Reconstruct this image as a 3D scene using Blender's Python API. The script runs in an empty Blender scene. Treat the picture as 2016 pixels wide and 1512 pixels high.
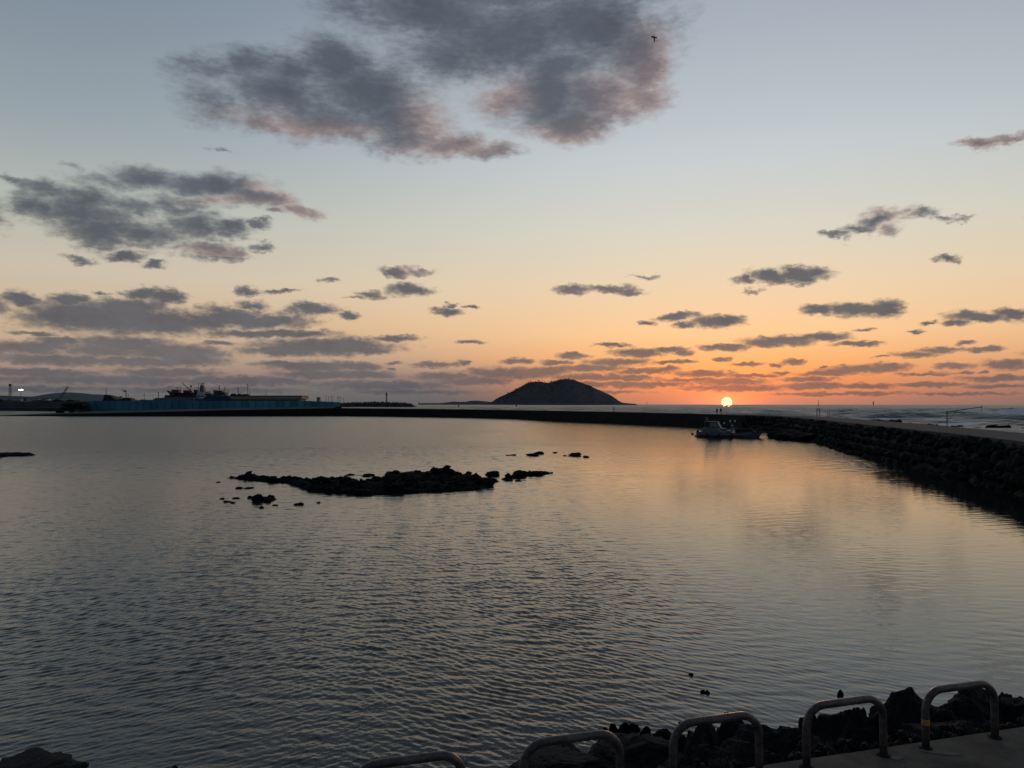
import bpy, bmesh, math, random
import numpy as np
from mathutils import Vector, Matrix, noise as mnoise
R = math.radians
C = bpy.context.scene.collection
sc = bpy.context.scene

# ------------------------------------------------------------------ camera
F = 1514.0
EYE = Vector((0, 0, 6.0))
PITCH, ROLL = math.atan((795.6 - 756) / F), math.atan(0.0013)
RM = Matrix.Rotation(R(90) + PITCH, 3, 'X') @ Matrix.Rotation(ROLL, 3, 'Z')
cam_d = bpy.data.cameras.new('camera'); cam = bpy.data.objects.new('camera', cam_d); C.objects.link(cam)
cam_d.sensor_width = 36.0; cam_d.lens = 36.0 * F / 2016
cam_d.clip_start = 0.05; cam_d.clip_end = 60000
cam.matrix_world = Matrix.Translation(EYE) @ RM.to_4x4()
sc.camera = cam
sc.view_settings.view_transform = 'Standard'; sc.view_settings.look = 'None'
sc.view_settings.exposure = 0.0; sc.view_settings.gamma = 1.0
sc.view_settings.use_curve_mapping = False

def ray(px, py):
    return (RM @ Vector(((px - 1008) / F, (756 - py) / F, -1))).normalized()
def on_z(px, py, z=0.0):                       # point of the level z seen at that place of the photograph
    d = ray(px, py); t = (z - EYE.z) / d.z
    return EYE + d * t
def at_y(px, py, Y):                           # point at the distance Y
    d = ray(px, py); return EYE + d * (Y / d.y)
def lin(c):
    return tuple(((v / 255) / 12.92 if v / 255 <= 0.04045 else ((v / 255 + 0.055) / 1.055) ** 2.4) for v in c)

# ------------------------------------------------------------------ sun and sky
sd = ray(1431, 789.5)
SUN_AZ = math.atan2(sd.x, sd.y); SUN_EL = math.asin(sd.z)
sun_d = bpy.data.lights.new('sun', 'SUN'); sun_d.energy = 0.3; sun_d.angle = R(0.6); sun_d.color = (1.0, 0.42, 0.16)
sun = bpy.data.objects.new('sun', sun_d); C.objects.link(sun)
sun.rotation_euler = (-sd).to_track_quat('-Z', 'Y').to_euler()

W = bpy.data.worlds.new('World'); sc.world = W; W.use_nodes = True
NT = W.node_tree; NT.nodes.clear()
def N(t, **k):
    n = NT.nodes.new(t)
    for a, b in k.items(): setattr(n, a, b)
    return n
def put(sock, v):
    if hasattr(v, 'is_output') or isinstance(v, bpy.types.NodeSocket): NT.links.new(v, sock)
    else: sock.default_value = v
def M(op, a, b=None, c=None, clamp=False):
    n = N('ShaderNodeMath', operation=op); n.use_clamp = clamp
    put(n.inputs[0], a)
    if b is not None: put(n.inputs[1], b)
    if c is not None: put(n.inputs[2], c)
    return n.outputs[0]
def VM(op, a, b=None, c=None, out='Vector'):
    n = N('ShaderNodeVectorMath', operation=op)
    put(n.inputs[0], a)
    if b is not None: put(n.inputs[1], b)
    if c is not None: put(n.inputs[2], c)
    return n.outputs[out]
def MR(v, a, b, c=0.0, d=1.0, smooth=True):
    n = N('ShaderNodeMapRange'); n.interpolation_type = 'SMOOTHSTEP' if smooth else 'LINEAR'
    put(n.inputs[0], v)
    for i, q in enumerate((a, b, c, d)): put(n.inputs[i + 1], q)
    return n.outputs[0]
def MIX(f, a, b, blend='MIX'):
    n = N('ShaderNodeMix', data_type='RGBA', blend_type=blend)
    put(n.inputs[0], f); put(n.inputs[6], a); put(n.inputs[7], b)
    return n.outputs[2]
def RAMP(v, stops):
    n = N('ShaderNodeValToRGB'); cr = n.color_ramp; put(n.inputs[0], v)
    while len(cr.elements) < len(stops): cr.elements.new(0.5)
    for e, (p, c) in zip(cr.elements, stops):
        e.position = p; e.color = (*lin(c), 1)
    return n.outputs[0]
def NOISE(vec, scale, detail, rough, out=0, dist=0.0):
    n = N('ShaderNodeTexNoise'); put(n.inputs['Vector'], vec)
    n.inputs['Scale'].default_value = scale; n.inputs['Detail'].default_value = detail
    n.inputs['Roughness'].default_value = rough; n.inputs['Distortion'].default_value = dist
    return n.outputs[out]

tc = N('ShaderNodeTexCoord').outputs['Generated']
sep = N('ShaderNodeSeparateXYZ'); put(sep.inputs[0], tc)
dx, dy, dz = sep.outputs
az = M('ARCTAN2', dx, dy)
hyp = M('SQRT', M('ADD', M('MULTIPLY', dx, dx), M('MULTIPLY', dy, dy)))
v = M('DIVIDE', dz, M('MAXIMUM', hyp, 0.001))
va = M('MAXIMUM', v, 0.0)
def vr(py): return max(0.0, (796 - py) / F)
def enc(vv): return vv / (vv + 0.35)
t = M('DIVIDE', va, M('ADD', va, 0.35))
up = [(1.2, (100, 111, 122)), (4.0, (74, 85, 96)), (1e5, (66, 77, 88))]
SUNSIDE = [(0, (186, 128, 108)), (vr(775), (220, 136, 94)), (vr(745), (243, 153, 94)), (vr(710), (250, 178, 114)), (vr(660), (248, 200, 148)), (vr(570), (233, 208, 174)),
           (vr(460), (215, 211, 196)), (vr(320), (197, 204, 207)), (vr(10), (162, 172, 184))] + up
FARSIDE = [(0, (98, 98, 100)), (vr(770), (112, 108, 108)), (vr(745), (146, 128, 119)), (vr(700), (190, 163, 140)), (vr(640), (206, 180, 150)), (vr(560), (202, 190, 171)),
           (vr(450), (180, 184, 176)), (vr(300), (150, 162, 169)), (vr(10), (120, 134, 150))] + [(1.2, (82, 95, 106)), (4.0, (66, 78, 89)), (1e5, (62, 73, 84))]
BACK = [(0, (62, 68, 80)), (0.1, (78, 80, 92)), (0.3, (80, 92, 110)), (1.0, (70, 84, 102)), (1e5, (58, 70, 88))]
rs, rf, rb = [RAMP(t, [(min(1, enc(a)), c) for a, c in L]) for L in (SUNSIDE, FARSIDE, BACK)]
da = M('ABSOLUTE', M('SUBTRACT', M('MODULO', M('ADD', M('SUBTRACT', az, SUN_AZ), 3 * math.pi), 2 * math.pi), math.pi))
side = MR(da, 0.03, MR(v, 0.0, 0.16, 0.40, 0.86))
# the right of the frame falls off a little less strongly than the left
right = MR(M('SUBTRACT', az, SUN_AZ), 0.0, 0.3)
side = M('MULTIPLY', side, M('SUBTRACT', 1.0, M('MULTIPLY', right, 0.25)))
sky = MIX(side, rs, rf)
sky = MIX(MR(da, 0.75, 2.4), sky, rb)
# physical sky adds its own share
nish = N('ShaderNodeTexSky', sky_type='NISHITA'); nish.sun_disc = False
nish.sun_elevation = SUN_EL; nish.sun_rotation = SUN_AZ; nish.dust_density = 2.0
sky = MIX(1.0, sky, VM('SCALE', nish.outputs[0]), 'ADD')
NISH_SCALE = sky.node.inputs[7].links[0].from_node; NISH_SCALE.inputs['Scale'].default_value = 0.012
# glow round the sun
ang = VM('LENGTH', VM('MULTIPLY', VM('SUBTRACT', tc, tuple(sd)), (1.0, 1.0, 1.5)), out='Value')
g1 = M('EXPONENT', M('MULTIPLY', ang, -1 / 0.026)); g2 = M('EXPONENT', M('MULTIPLY', ang, -1 / 0.070))
sky = MIX(1.0, sky, VM('SCALE', (1.0, 0.16, 0.03), None), 'ADD'); sky.node.inputs[7].links[0].from_node.name = 'glow1'
put(NT.nodes['glow1'].inputs['Scale'], M('MULTIPLY', g1, 1.15))
sky = MIX(1.0, sky, VM('SCALE', (1.0, 0.20, 0.02), None), 'ADD'); sky.node.inputs[7].links[0].from_node.name = 'glow2'
put(NT.nodes['glow2'].inputs['Scale'], M('MULTIPLY', g2, 0.22))

# clouds: (x, y, rx, ry, thinness) as seen in the photograph, turned into azimuth and slope below
CL = [
 (870,30,210,72,0),(1010,75,230,100,.0),(1160,60,170,115,0),(1245,105,80,85,.12),(1080,185,125,80,.05),(1125,240,95,42,.15),(900,110,170,70,.45),
 (1175,195,105,62,.05),(1110,140,120,60,0),(1270,140,55,70,.2),(160,412,135,42,.1),(360,405,60,22,.35),(705,22,95,30,.55),(1255,185,75,42,.4),(1030,-30,300,70,0),(1000,200,80,45,.4),
 (405,135,85,48,.55),(490,128,90,42,.4),(420,205,85,50,.62),(560,190,130,55,.1),(665,125,85,60,.1),(730,180,140,70,0),(780,225,110,58,.05),(640,240,150,40,.4),
 (800,265,95,42,.35),(885,285,85,28,.3),(960,302,75,20,.45),(510,242,50,22,.5),(580,140,60,40,.3),
 (210,350,100,22,.5),(300,342,90,28,.05),(420,362,115,30,0),(510,395,80,22,.15),(590,415,46,15,.4),(545,425,30,10,.5),(380,390,90,16,.55),
 (60,400,52,36,.1),(80,362,75,20,.5),(170,385,90,33,.05),(190,440,115,40,0),(285,455,100,35,.1),(385,440,65,38,.05),(270,400,75,25,.4),(445,452,52,20,.15),(500,447,30,10,.4),
 (410,490,75,22,.35),(455,492,40,14,.4),(515,481,28,8,.45),(240,498,52,13,.3),(150,503,32,10,.6),(315,516,26,11,.3),(10,345,65,10,.6),(140,318,35,12,.75),
 (1745,427,58,19,.0),(1690,446,48,12,.35),(1632,461,34,8,.5),(1762,452,34,16,.5),(1822,428,34,15,.3),(1865,432,28,6,.5),(1860,502,30,8,.55),(1912,292,50,13,.25),(1972,278,48,11,.35),
 (420,287,24,5,.7),(-60,420,80,50,.2),(2060,420,40,12,.4),
 (40,586,44,13,0),(138,584,45,12,.05),(320,587,42,13,.1),(275,580,34,9,.15),(210,575,20,4,.6),(485,571,28,9,.35),(555,573,48,5,.5),(497,597,30,7,.35),(620,612,50,10,.1),(690,625,20,9,.2),(712,590,25,5,.75),
 (650,545,25,6,.75),(775,532,34,9,.25),(828,527,38,9,.6),(803,568,44,15,.1),(735,581,26,9,.5),(875,614,30,9,.35),(923,604,18,4,.35),(885,600,14,5,.4),(780,666,45,6,.15),(925,675,30,4,.45),
 (1128,569,42,8,.2),(1195,566,50,9,.35),(1240,572,32,7,.45),(1270,541,30,5,.7),(1465,560,30,8,.45),(1520,551,42,15,0),(1575,544,55,13,0),(1480,578,26,5,.6),(1545,560,60,6,.5),
 (1612,612,36,10,.2),(1680,608,62,14,0),(1738,606,32,17,0),(1340,624,50,7,.2),(1272,634,20,5,.35),(1415,634,48,12,0),(1350,640,32,6,.35),(1925,624,66,10,0),(1992,614,44,9,0),(1880,637,30,6,.1),(1825,636,18,4,.4),
 (1802,653,18,4,.3),(1700,650,20,3,.6),(2060,620,60,14,0),
 (150,612,95,20,0),(225,628,165,24,0),(310,634,90,22,0),(250,608,70,18,0),(460,622,72,18,0),(525,631,82,13,0),(400,634,50,14,0),(120,622,70,16,0),
 (530,657,120,7,.1),(640,683,125,13,0),(560,690,85,9,0),(690,676,60,11,0),(735,690,36,8,.1),(60,684,85,11,0),(115,672,45,8,0),(250,676,90,13,0),(340,692,105,14,0),(200,690,80,10,.1),
 (120,708,150,11,0),(370,708,88,12,0),(430,674,32,5,.4),(60,655,50,4,.5),(280,712,150,10,0),
 (620,722,90,12,0),(560,716,70,6,.1),(700,722,60,9,.05),(715,738,70,8,.1),(330,733,115,9,.1),(80,733,130,8,.1),(640,738,110,8,.15),(860,718,48,6,.0),(915,714,14,6,.3),(775,714,18,4,.3),(770,728,12,3,.4),
 (1530,674,72,9,0),(1625,664,52,8,0),(1570,668,50,8,0),(1438,685,40,6,.1),(1405,684,30,6,.15),(1690,678,46,5,.15),(1855,689,45,7,0),(1805,698,46,6,0),(1940,687,38,5,.15),(1735,703,18,3,.4),(1905,675,18,4,.4),
 (1128,701,34,7,0),(1205,680,38,4,.3),(1255,694,52,8,0),(1318,688,38,6,0),(1345,694,20,5,.1),(1020,711,34,6,0),(1095,714,35,5,0),(1215,713,70,8,0),(1330,712,42,4,.1),(1420,707,20,5,0),(1472,717,34,4,0),(1560,714,26,6,0),(1525,719,14,4,0),(1620,721,12,3,.3),
 (1165,725,70,7,0),(1270,731,68,6,0),(1390,736,62,6,0),(1310,727,30,5,.1),(1480,740,60,4,.1),(1620,736,56,5,.1),(1700,727,85,8,0),(1660,731,50,6,.05),(1750,721,50,7,0),(1880,721,45,7,0),(1980,718,48,10,0),(1905,733,20,3,.2),(1935,731,10,3,.3),
 (1010,735,110,11,.1),(1170,742,90,7,.1),(1070,731,60,9,.1),(1440,752,80,8,.15),(1260,757,120,6,.25),(1590,747,60,5,.1),(1600,760,70,7,.1),(1700,759,80,5,.2),(1450,764,110,7,.25),(1960,745,80,6,.1),(1840,757,90,5,.2),(1960,760,70,4,.25),(1820,736,60,4,.2),(1240,744,60,5,.15),
 (1540,734,20,4,.2),(1360,748,70,4,.2),(1130,757,110,6,.25),(880,741,70,8,.1),(930,750,90,8,.2),
 (200,748,230,9,.2),(480,750,170,9,.2),(750,758,150,9,.25),(60,765,150,6,.35),(400,768,220,6,.4),(1900,775,150,4,.5),(1650,775,150,4,.45),(1150,772,140,4,.5),(820,772,140,5,.45),
 (-80,690,90,20,0),(-60,600,70,18,0),(2080,690,60,12,0),(2090,740,70,10,0),
]
PINK = [(1290,150,60,90),(1240,195,85,45),(980,195,60,35),(1120,265,90,28),(590,412,60,24),(560,385,50,18),(600,250,130,18),(900,295,110,28),(430,497,60,12),(520,370,40,14),(1790,425,26,26),(1745,452,30,14),(820,528,46,13),(850,240,60,50),(480,400,90,10),(1745,415,40,6),(480,255,50,14),(1500,572,60,10),(1170,572,90,8),(1050,230,60,30)]
def tocell(x, y, rx, ry):
    d = ray(x, y); a = math.atan2(d.x, d.y); vv = d.z / math.hypot(d.x, d.y); ca = math.cos(a)
    g = 1.22 if (x < 650 and 595 < y < 700) else 1.0 if y > 700 else (1.08 if y > 530 else 1.02)
    return a, vv, max(rx * g / F * ca * ca, 1e-4), ry * g * (1.10 if y > 530 else 1.0) / F * ca
comb = N('ShaderNodeCombineXYZ'); put(comb.inputs[0], az); put(comb.inputs[1], v); comb.inputs[2].default_value = 0
uv = comb.outputs[0]
hi = MR(v, 0.03, 0.20)
st = VM('MULTIPLY', uv, (1.0, 2.1, 1.0))
nBig = NOISE(VM('MULTIPLY', uv, (1.0, 1.3, 1.0)), 10.0, 9, 0.62, 1, 0.0)       # colour output: three independent channels
nSml = NOISE(st, 66.0, 6, 0.62, 1, 0.0)
warpB = VM('MULTIPLY', VM('SUBTRACT', nBig, (0.5, 0.5, 0.5)), (0.085, 0.060, 0))
warpS = VM('MULTIPLY', VM('SUBTRACT', nSml, (0.5, 0.5, 0.5)), (0.022, 0.012, 0))
wm = N('ShaderNodeMix', data_type='VECTOR'); put(wm.inputs[0], hi); put(wm.inputs[4], warpS); put(wm.inputs[5], VM('ADD', warpB, warpS))
uvw = VM('ADD', uv, wm.outputs[1])
sB = N('ShaderNodeSeparateXYZ'); put(sB.inputs[0], nBig); sS = N('ShaderNodeSeparateXYZ'); put(sS.inputs[0], nSml)
er = N('ShaderNodeMix', data_type='FLOAT'); put(er.inputs[0], MR(v, 0.12, 0.26)); put(er.inputs[2], sS.outputs[2]); put(er.inputs[3], M('ADD', M('MULTIPLY', sB.outputs[2], 0.60), M('MULTIPLY', sS.outputs[2], 0.40)))
erode = M('MULTIPLY', M('SUBTRACT', er.outputs[0], 0.5), 1.65)

def field(items, coord, asym=True):
    best = None
    for it in items:
        a, vv, ra, rv = tocell(*it[:4]); th = it[4] if len(it) > 4 else 0
        q = VM('MULTIPLY_ADD', coord, (1 / ra, 1 / rv, 0), (-a / ra, -vv / rv, th * 1.0))
        L = VM('LENGTH', q, out='Value')
        best = L if best is None else M('SMOOTH_MIN' if vv > .16 else 'MINIMUM', best, L, 0.22 if vv > .16 else None)
    return best
def cloudband(items, pinks, soft, ek=1.0):
    L = field(items, uvw)
    q = M('ADD', M('SUBTRACT', 1.0, L), M('MULTIPLY', erode, ek))
    alpha = MR(q, -0.32, soft)
    thick = MR(q, -0.05, soft * 1.5 + 0.18)
    slate = MIX(MR(v, 0.05, 0.22), (*lin((89, 91, 98)), 1), (*lin((79, 84, 95)), 1))
    darkmix = MIX(MR(v, 0.10, 0.0, 0.06, 0.50), slate, VM('MULTIPLY', sky, (0.60, 0.64, 0.72)))
    light = MIX(0.62, sky, darkmix)
    col = MIX(thick, light, darkmix)
    # slow tone variation inside the cloud
    col = VM('SCALE', col); put(col.node.inputs['Scale'], M('ADD', 0.48, M('ADD', M('MULTIPLY', sB.outputs[0], 0.74), M('MULTIPLY', sS.outputs[0], 0.34))))
    if pinks:
        P = field([(*p, 0) for p in pinks], uvw)
        pf = M('MULTIPLY', MR(P, 1.9, 0.0), M('SUBTRACT', 0.62, M('MULTIPLY', thick, 0.42)))
        col = MIX(pf, col, (*lin((186, 152, 143)), 1))
    return MIX(M('MULTIPLY', alpha, 0.96), sky, col)
cut1, cut2 = vr(524), vr(642)
def pick(lo, hiv):
    o = []
    for c in CL:
        a, vv, ra, rv = tocell(*c[:4]); pad = rv * 2.0 + (0.05 if vv > .12 else 0.012)
        if vv + pad > lo and vv - pad < hiv: o.append(c)
    return o
bandA = cloudband(pick(cut1, 9), PINK[:16] + [(1930,286,100,24)], 0.44)
bandB = cloudband(pick(cut2, cut1), PINK[12:13] + PINK[17:19], 0.24, 0.68)
bandC = cloudband(pick(-9, cut2), None, 0.24, 0.62)
# the last bit of the sun itself
disc = MR(VM('LENGTH', VM('SUBTRACT', tc, tuple(ray(1431, 792))), out='Value'), 0.0067, 0.0058)
bandC = MIX(1.0, bandC, VM('SCALE', (1.0, 0.70, 0.22), None), 'ADD'); bandC.node.inputs[7].links[0].from_node.name = 'disc'
put(NT.nodes['disc'].inputs['Scale'], M('MULTIPLY', disc, 2.2))
def BG(col):
    b = N('ShaderNodeBackground'); put(b.inputs[0], col); b.inputs[1].default_value = 1.0; return b.outputs[0]
ms1 = N('ShaderNodeMixShader'); put(ms1.inputs[0], M('GREATER_THAN', v, cut1))
ms2 = N('ShaderNodeMixShader'); put(ms2.inputs[0], M('GREATER_THAN', v, cut2))
NT.links.new(BG(bandC), ms2.inputs[1]); NT.links.new(BG(bandB), ms2.inputs[2])
NT.links.new(ms2.outputs[0], ms1.inputs[1]); NT.links.new(BG(bandA), ms1.inputs[2])
wo = N('ShaderNodeOutputWorld'); NT.links.new(ms1.outputs[0], wo.inputs[0])
W.cycles.sampling_method = 'MANUAL'; W.cycles.sample_map_resolution = 512

# ------------------------------------------------------------------ materials
MATS = {}
def mat(name, col, rough=0.8, var=0.0, scale=3.0, bump=0.0, bdist=0.02, metal=0.0, spec=0.5, emis=None, col2=None):
    if name in MATS: return MATS[name]
    m = bpy.data.materials.new(name); m.use_nodes = True; nt = m.node_tree
    p = nt.nodes['Principled BSDF']; p.inputs['Roughness'].default_value = rough; p.inputs['Metallic'].default_value = metal
    p.inputs['Specular IOR Level'].default_value = spec
    p.inputs['Base Color'].default_value = (*col, 1)
    if var or bump or col2:
        g = nt.nodes.new('ShaderNodeTexCoord'); n = nt.nodes.new('ShaderNodeTexNoise'); n.inputs['Scale'].default_value = scale
        n.inputs['Detail'].default_value = 8; n.inputs['Roughness'].default_value = 0.65
        nt.links.new(g.outputs['Object'], n.inputs['Vector'])
        cr = nt.nodes.new('ShaderNodeValToRGB'); nt.links.new(n.outputs[0], cr.inputs[0])
        c2 = col2 or tuple(min(1, c * (1 + var)) for c in col)
        cr.color_ramp.elements[0].position = 0.35; cr.color_ramp.elements[0].color = (*[c * (1 - var) for c in col], 1)
        cr.color_ramp.elements[1].position = 0.65; cr.color_ramp.elements[1].color = (*c2, 1)
        nt.links.new(cr.outputs[0], p.inputs['Base Color'])
        if bump:
            n2 = nt.nodes.new('ShaderNodeTexNoise'); n2.inputs['Scale'].default_value = scale * 4; n2.inputs['Detail'].default_value = 8; n2.inputs['Roughness'].default_value = 0.7
            nt.links.new(g.outputs['Object'], n2.inputs['Vector'])
            b = nt.nodes.new('ShaderNodeBump'); b.inputs['Strength'].default_value = bump; b.inputs['Distance'].default_value = bdist
            nt.links.new(n2.outputs[0], b.inputs['Height']); nt.links.new(b.outputs[0], p.inputs['Normal'])
    if emis:
        p.inputs['Emission Color'].default_value = (*emis[0], 1); p.inputs['Emission Strength'].default_value = emis[1]
    MATS[name] = m; return m
BASALT = mat('basalt', (0.011, 0.012, 0.0135), 0.85, 0.5, 2.2, 0.9, 0.05, spec=0.3)
WETROCK = mat('wet_basalt', (0.005, 0.006, 0.007), 0.9, 0.4, 1.6, 0.8, 0.06, spec=0.08)
ROCKFAR = mat('revetment_rock', (0.0095, 0.011, 0.0105), 0.9, 0.5, 1.1, 0.8, 0.06, spec=0.2)
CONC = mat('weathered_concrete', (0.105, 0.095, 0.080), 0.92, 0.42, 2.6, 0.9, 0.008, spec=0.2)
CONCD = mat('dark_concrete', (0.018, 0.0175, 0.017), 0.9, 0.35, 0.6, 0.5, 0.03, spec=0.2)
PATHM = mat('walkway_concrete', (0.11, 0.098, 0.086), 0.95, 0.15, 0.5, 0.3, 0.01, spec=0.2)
STEEL = mat('painted_steel', (0.095, 0.080, 0.074), 0.42, 0.65, 18.0, 0.25, 0.002, metal=0.35)
DARK = mat('dark_paint', (0.02, 0.02, 0.022), 0.7)
YEL = mat('faded_yellow_paint', (0.42, 0.22, 0.03), 0.6, 0.5, 25.0)
WHITE = mat('white_paint', (0.60, 0.60, 0.60), 0.5, 0.12, 2.0)
GREYP = mat('grey_paint', (0.13, 0.14, 0.15), 0.6, 0.2, 2.0)
ORANGE = mat('orange_paint', (0.15, 0.040, 0.028), 0.7, 0.2, 1.0)
BLUEP = mat('blue_paint', (0.018, 0.04, 0.11), 0.6, 0.2, 1.0)
GREENP = mat('green_paint', (0.03, 0.05, 0.045), 0.7)
TEAL = mat('teal_sheet', (0.045, 0.26, 0.33), 0.55, 0.14, 0.25)
TEAL2 = mat('pale_teal_sheet', (0.08, 0.33, 0.40), 0.55, 0.16, 0.25)
TEAL3 = mat('deep_teal_sheet', (0.03, 0.18, 0.27), 0.55, 0.14, 0.25)
BEIGE = mat('beige_fascia', (0.30, 0.24, 0.18), 0.8, 0.08, 0.5)
GLASSM = mat('window_glass', (0.25, 0.24, 0.20), 0.12, spec=1.0)
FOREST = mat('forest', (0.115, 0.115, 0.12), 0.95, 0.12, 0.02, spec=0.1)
FARLAND = mat('far_land', (0.16, 0.17, 0.185), 0.95, 0.12, 0.004, spec=0.0)
BUSH = mat('dark_foliage', (0.03, 0.04, 0.03), 0.9, 0.4, 1.0)
CLOTH = mat('dark_clothes', (0.015, 0.014, 0.016), 0.9)
SKIN = mat('skin', (0.25, 0.15, 0.10), 0.6)
LAMPW = mat('lamp_glass', (0.7, 0.7, 0.7), 0.3)
LIT = mat('lit_floodlight', (1, 1, 1), 0.5, emis=((1.0, 0.97, 0.9), 6.0))
RED = mat('red_paint', (0.30, 0.03, 0.025), 0.6)
ROPE = mat('rope', (0.05, 0.045, 0.035), 0.9)
PALE = mat('pale_mortar', (0.135, 0.13, 0.118), 0.95, 0.2, 9.0)

# ------------------------------------------------------------------ helpers
class MB:
    def __init__(s): s.v = []; s.f = []
    def add(s, vs, fs):
        o = len(s.v); s.v += [tuple(p) for p in vs]; s.f += [tuple(i + o for i in f) for f in fs]; return s
    def box(s, x0, y0, z0, x1, y1, z1):
        vs = [(x, y, z) for z in (z0, z1) for y in (y0, y1) for x in (x0, x1)]
        return s.add(vs, [(0, 2, 3, 1), (4, 5, 7, 6), (0, 1, 5, 4), (2, 6, 7, 3), (0, 4, 6, 2), (1, 3, 7, 5)])
    def prism(s, poly, y0, y1):                  # polygon in x,z pushed through y
        n = len(poly)
        vs = [(x, y0, z) for x, z in poly] + [(x, y1, z) for x, z in poly]
        fs = [tuple(range(n)), tuple(range(2 * n - 1, n - 1, -1))] + [(i, n + i, n + (i + 1) % n, (i + 1) % n) for i in range(n)]
        return s.add(vs, fs)
    def tube(s, pts, r, n=8, r2=None):
        pts = [Vector(p) for p in pts]; k = len(pts); rings = []; nrm = None
        for i, p in enumerate(pts):
            tg = ((pts[min(i + 1, k - 1)] - pts[max(i - 1, 0)])).normalized()
            if nrm is None:
                nrm = tg.cross(Vector((0, 0, 1)));
                if nrm.length < 1e-3: nrm = tg.cross(Vector((0, 1, 0)))
            nrm = (nrm - tg * nrm.dot(tg)).normalized(); b = tg.cross(nrm)
            rr = r if r2 is None else r + (r2 - r) * i / (k - 1)
            rings.append([p + (nrm * math.cos(2 * math.pi * j / n) + b * math.sin(2 * math.pi * j / n)) * rr for j in range(n)])
        vs = [q for g in rings for q in g]
        fs = [(i * n + j, i * n + (j + 1) % n, (i + 1) * n + (j + 1) % n, (i + 1) * n + j) for i in range(k - 1) for j in range(n)]
        fs += [tuple(range(n))[::-1], tuple((k - 1) * n + j for j in range(n))]
        return s.add(vs, fs)
    def lathe(s, prof, cx=0, cy=0, n=16):        # profile of (r, z)
        vs = [(cx + r * math.cos(2 * math.pi * j / n), cy + r * math.sin(2 * math.pi * j / n), z) for r, z in prof for j in range(n)]
        k = len(prof)
        fs = [(i * n + j, i * n + (j + 1) % n, (i + 1) * n + (j + 1) % n, (i + 1) * n + j) for i in range(k - 1) for j in range(n)]
        fs += [tuple(range(n))[::-1], tuple((k - 1) * n + j for j in range(n))]
        return s.add(vs, fs)
    def ball(s, c, r, seg=8, rings=6):
        rx, ry, rz = r if isinstance(r, tuple) else (r, r, r)
        prof = [(math.sin(math.pi * i / rings), -math.cos(math.pi * i / rings)) for i in range(1, rings)]
        vs = [(c[0], c[1], c[2] - rz)] + [(c[0] + rx * a * math.cos(2 * math.pi * j / seg), c[1] + ry * a * math.sin(2 * math.pi * j / seg), c[2] + rz * b) for a, b in prof for j in range(seg)] + [(c[0], c[1], c[2] + rz)]
        fs = [(0, 1 + (j + 1) % seg, 1 + j) for j in range(seg)]
        for i in range(rings - 2):
            for j in range(seg):
                a = 1 + i * seg; fs.append((a + j, a + (j + 1) % seg, a + seg + (j + 1) % seg, a + seg + j))
        L = 1 + (rings - 2) * seg; top = len(vs) - 1
        fs += [(L + j, L + (j + 1) % seg, top) for j in range(seg)]
        return s.add(vs, fs)
    def build(s, name, m, parent=None, smooth=False, bevel=0.0):
        me = bpy.data.meshes.new(name); me.from_pydata(s.v, [], s.f); me.update()
        if m: me.materials.append(m)
        if smooth: me.polygons.foreach_set('use_smooth', [True] * len(me.polygons))
        o = bpy.data.objects.new(name, me); C.objects.link(o)
        if parent: o.parent = parent
        if bevel:
            md = o.modifiers.new('bevel', 'BEVEL'); md.width = bevel; md.segments = 2; md.limit_method = 'ANGLE'
        return o
def tag(o, label=None, cat=None, group=None, kind=None):
    if label: o['label'] = label
    if cat: o['category'] = cat
    if group: o['group'] = group
    if kind: o['kind'] = kind
    return o
def empty(name, loc, rz=0.0):
    o = bpy.data.objects.new(name, None); C.objects.link(o); o.location = loc; o.rotation_euler = (0, 0, rz); o.empty_display_size = 0.3; return o
def grid_obj(name, X, Y, Z, m, keep=None, parent=None, smooth=True, attr=None):
    h, w = X.shape
    co = np.stack([X, Y, Z], -1).reshape(-1, 3).astype(np.float32)
    idx = np.arange(h * w).reshape(h, w)
    q = np.stack([idx[:-1, :-1], idx[:-1, 1:], idx[1:, 1:], idx[1:, :-1]], -1).reshape(-1, 4)
    if keep is not None: q = q[keep.reshape(-1)]
    used, inv = np.unique(q.reshape(-1), return_inverse=True)
    co = co[used]; q = inv.reshape(-1, 4)
    me = bpy.data.meshes.new(name); me.vertices.add(len(co)); me.vertices.foreach_set('co', co.reshape(-1))
    me.loops.add(q.size); me.loops.foreach_set('vertex_index', q.reshape(-1).astype(np.int32))
    me.polygons.add(len(q)); me.polygons.foreach_set('loop_start', np.arange(0, q.size, 4, dtype=np.int32))
    me.update(calc_edges=True); me.validate()
    me.polygons.foreach_set('use_smooth', np.full(len(me.polygons), smooth))
    me.materials.append(m)
    if attr is not None:
        a = me.attributes.new('foam', 'FLOAT', 'POINT'); a.data.foreach_set('value', attr.reshape(-1)[used].astype(np.float32))
    o = bpy.data.objects.new(name, me); C.objects.link(o)
    if parent: o.parent = parent
    return o
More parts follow.
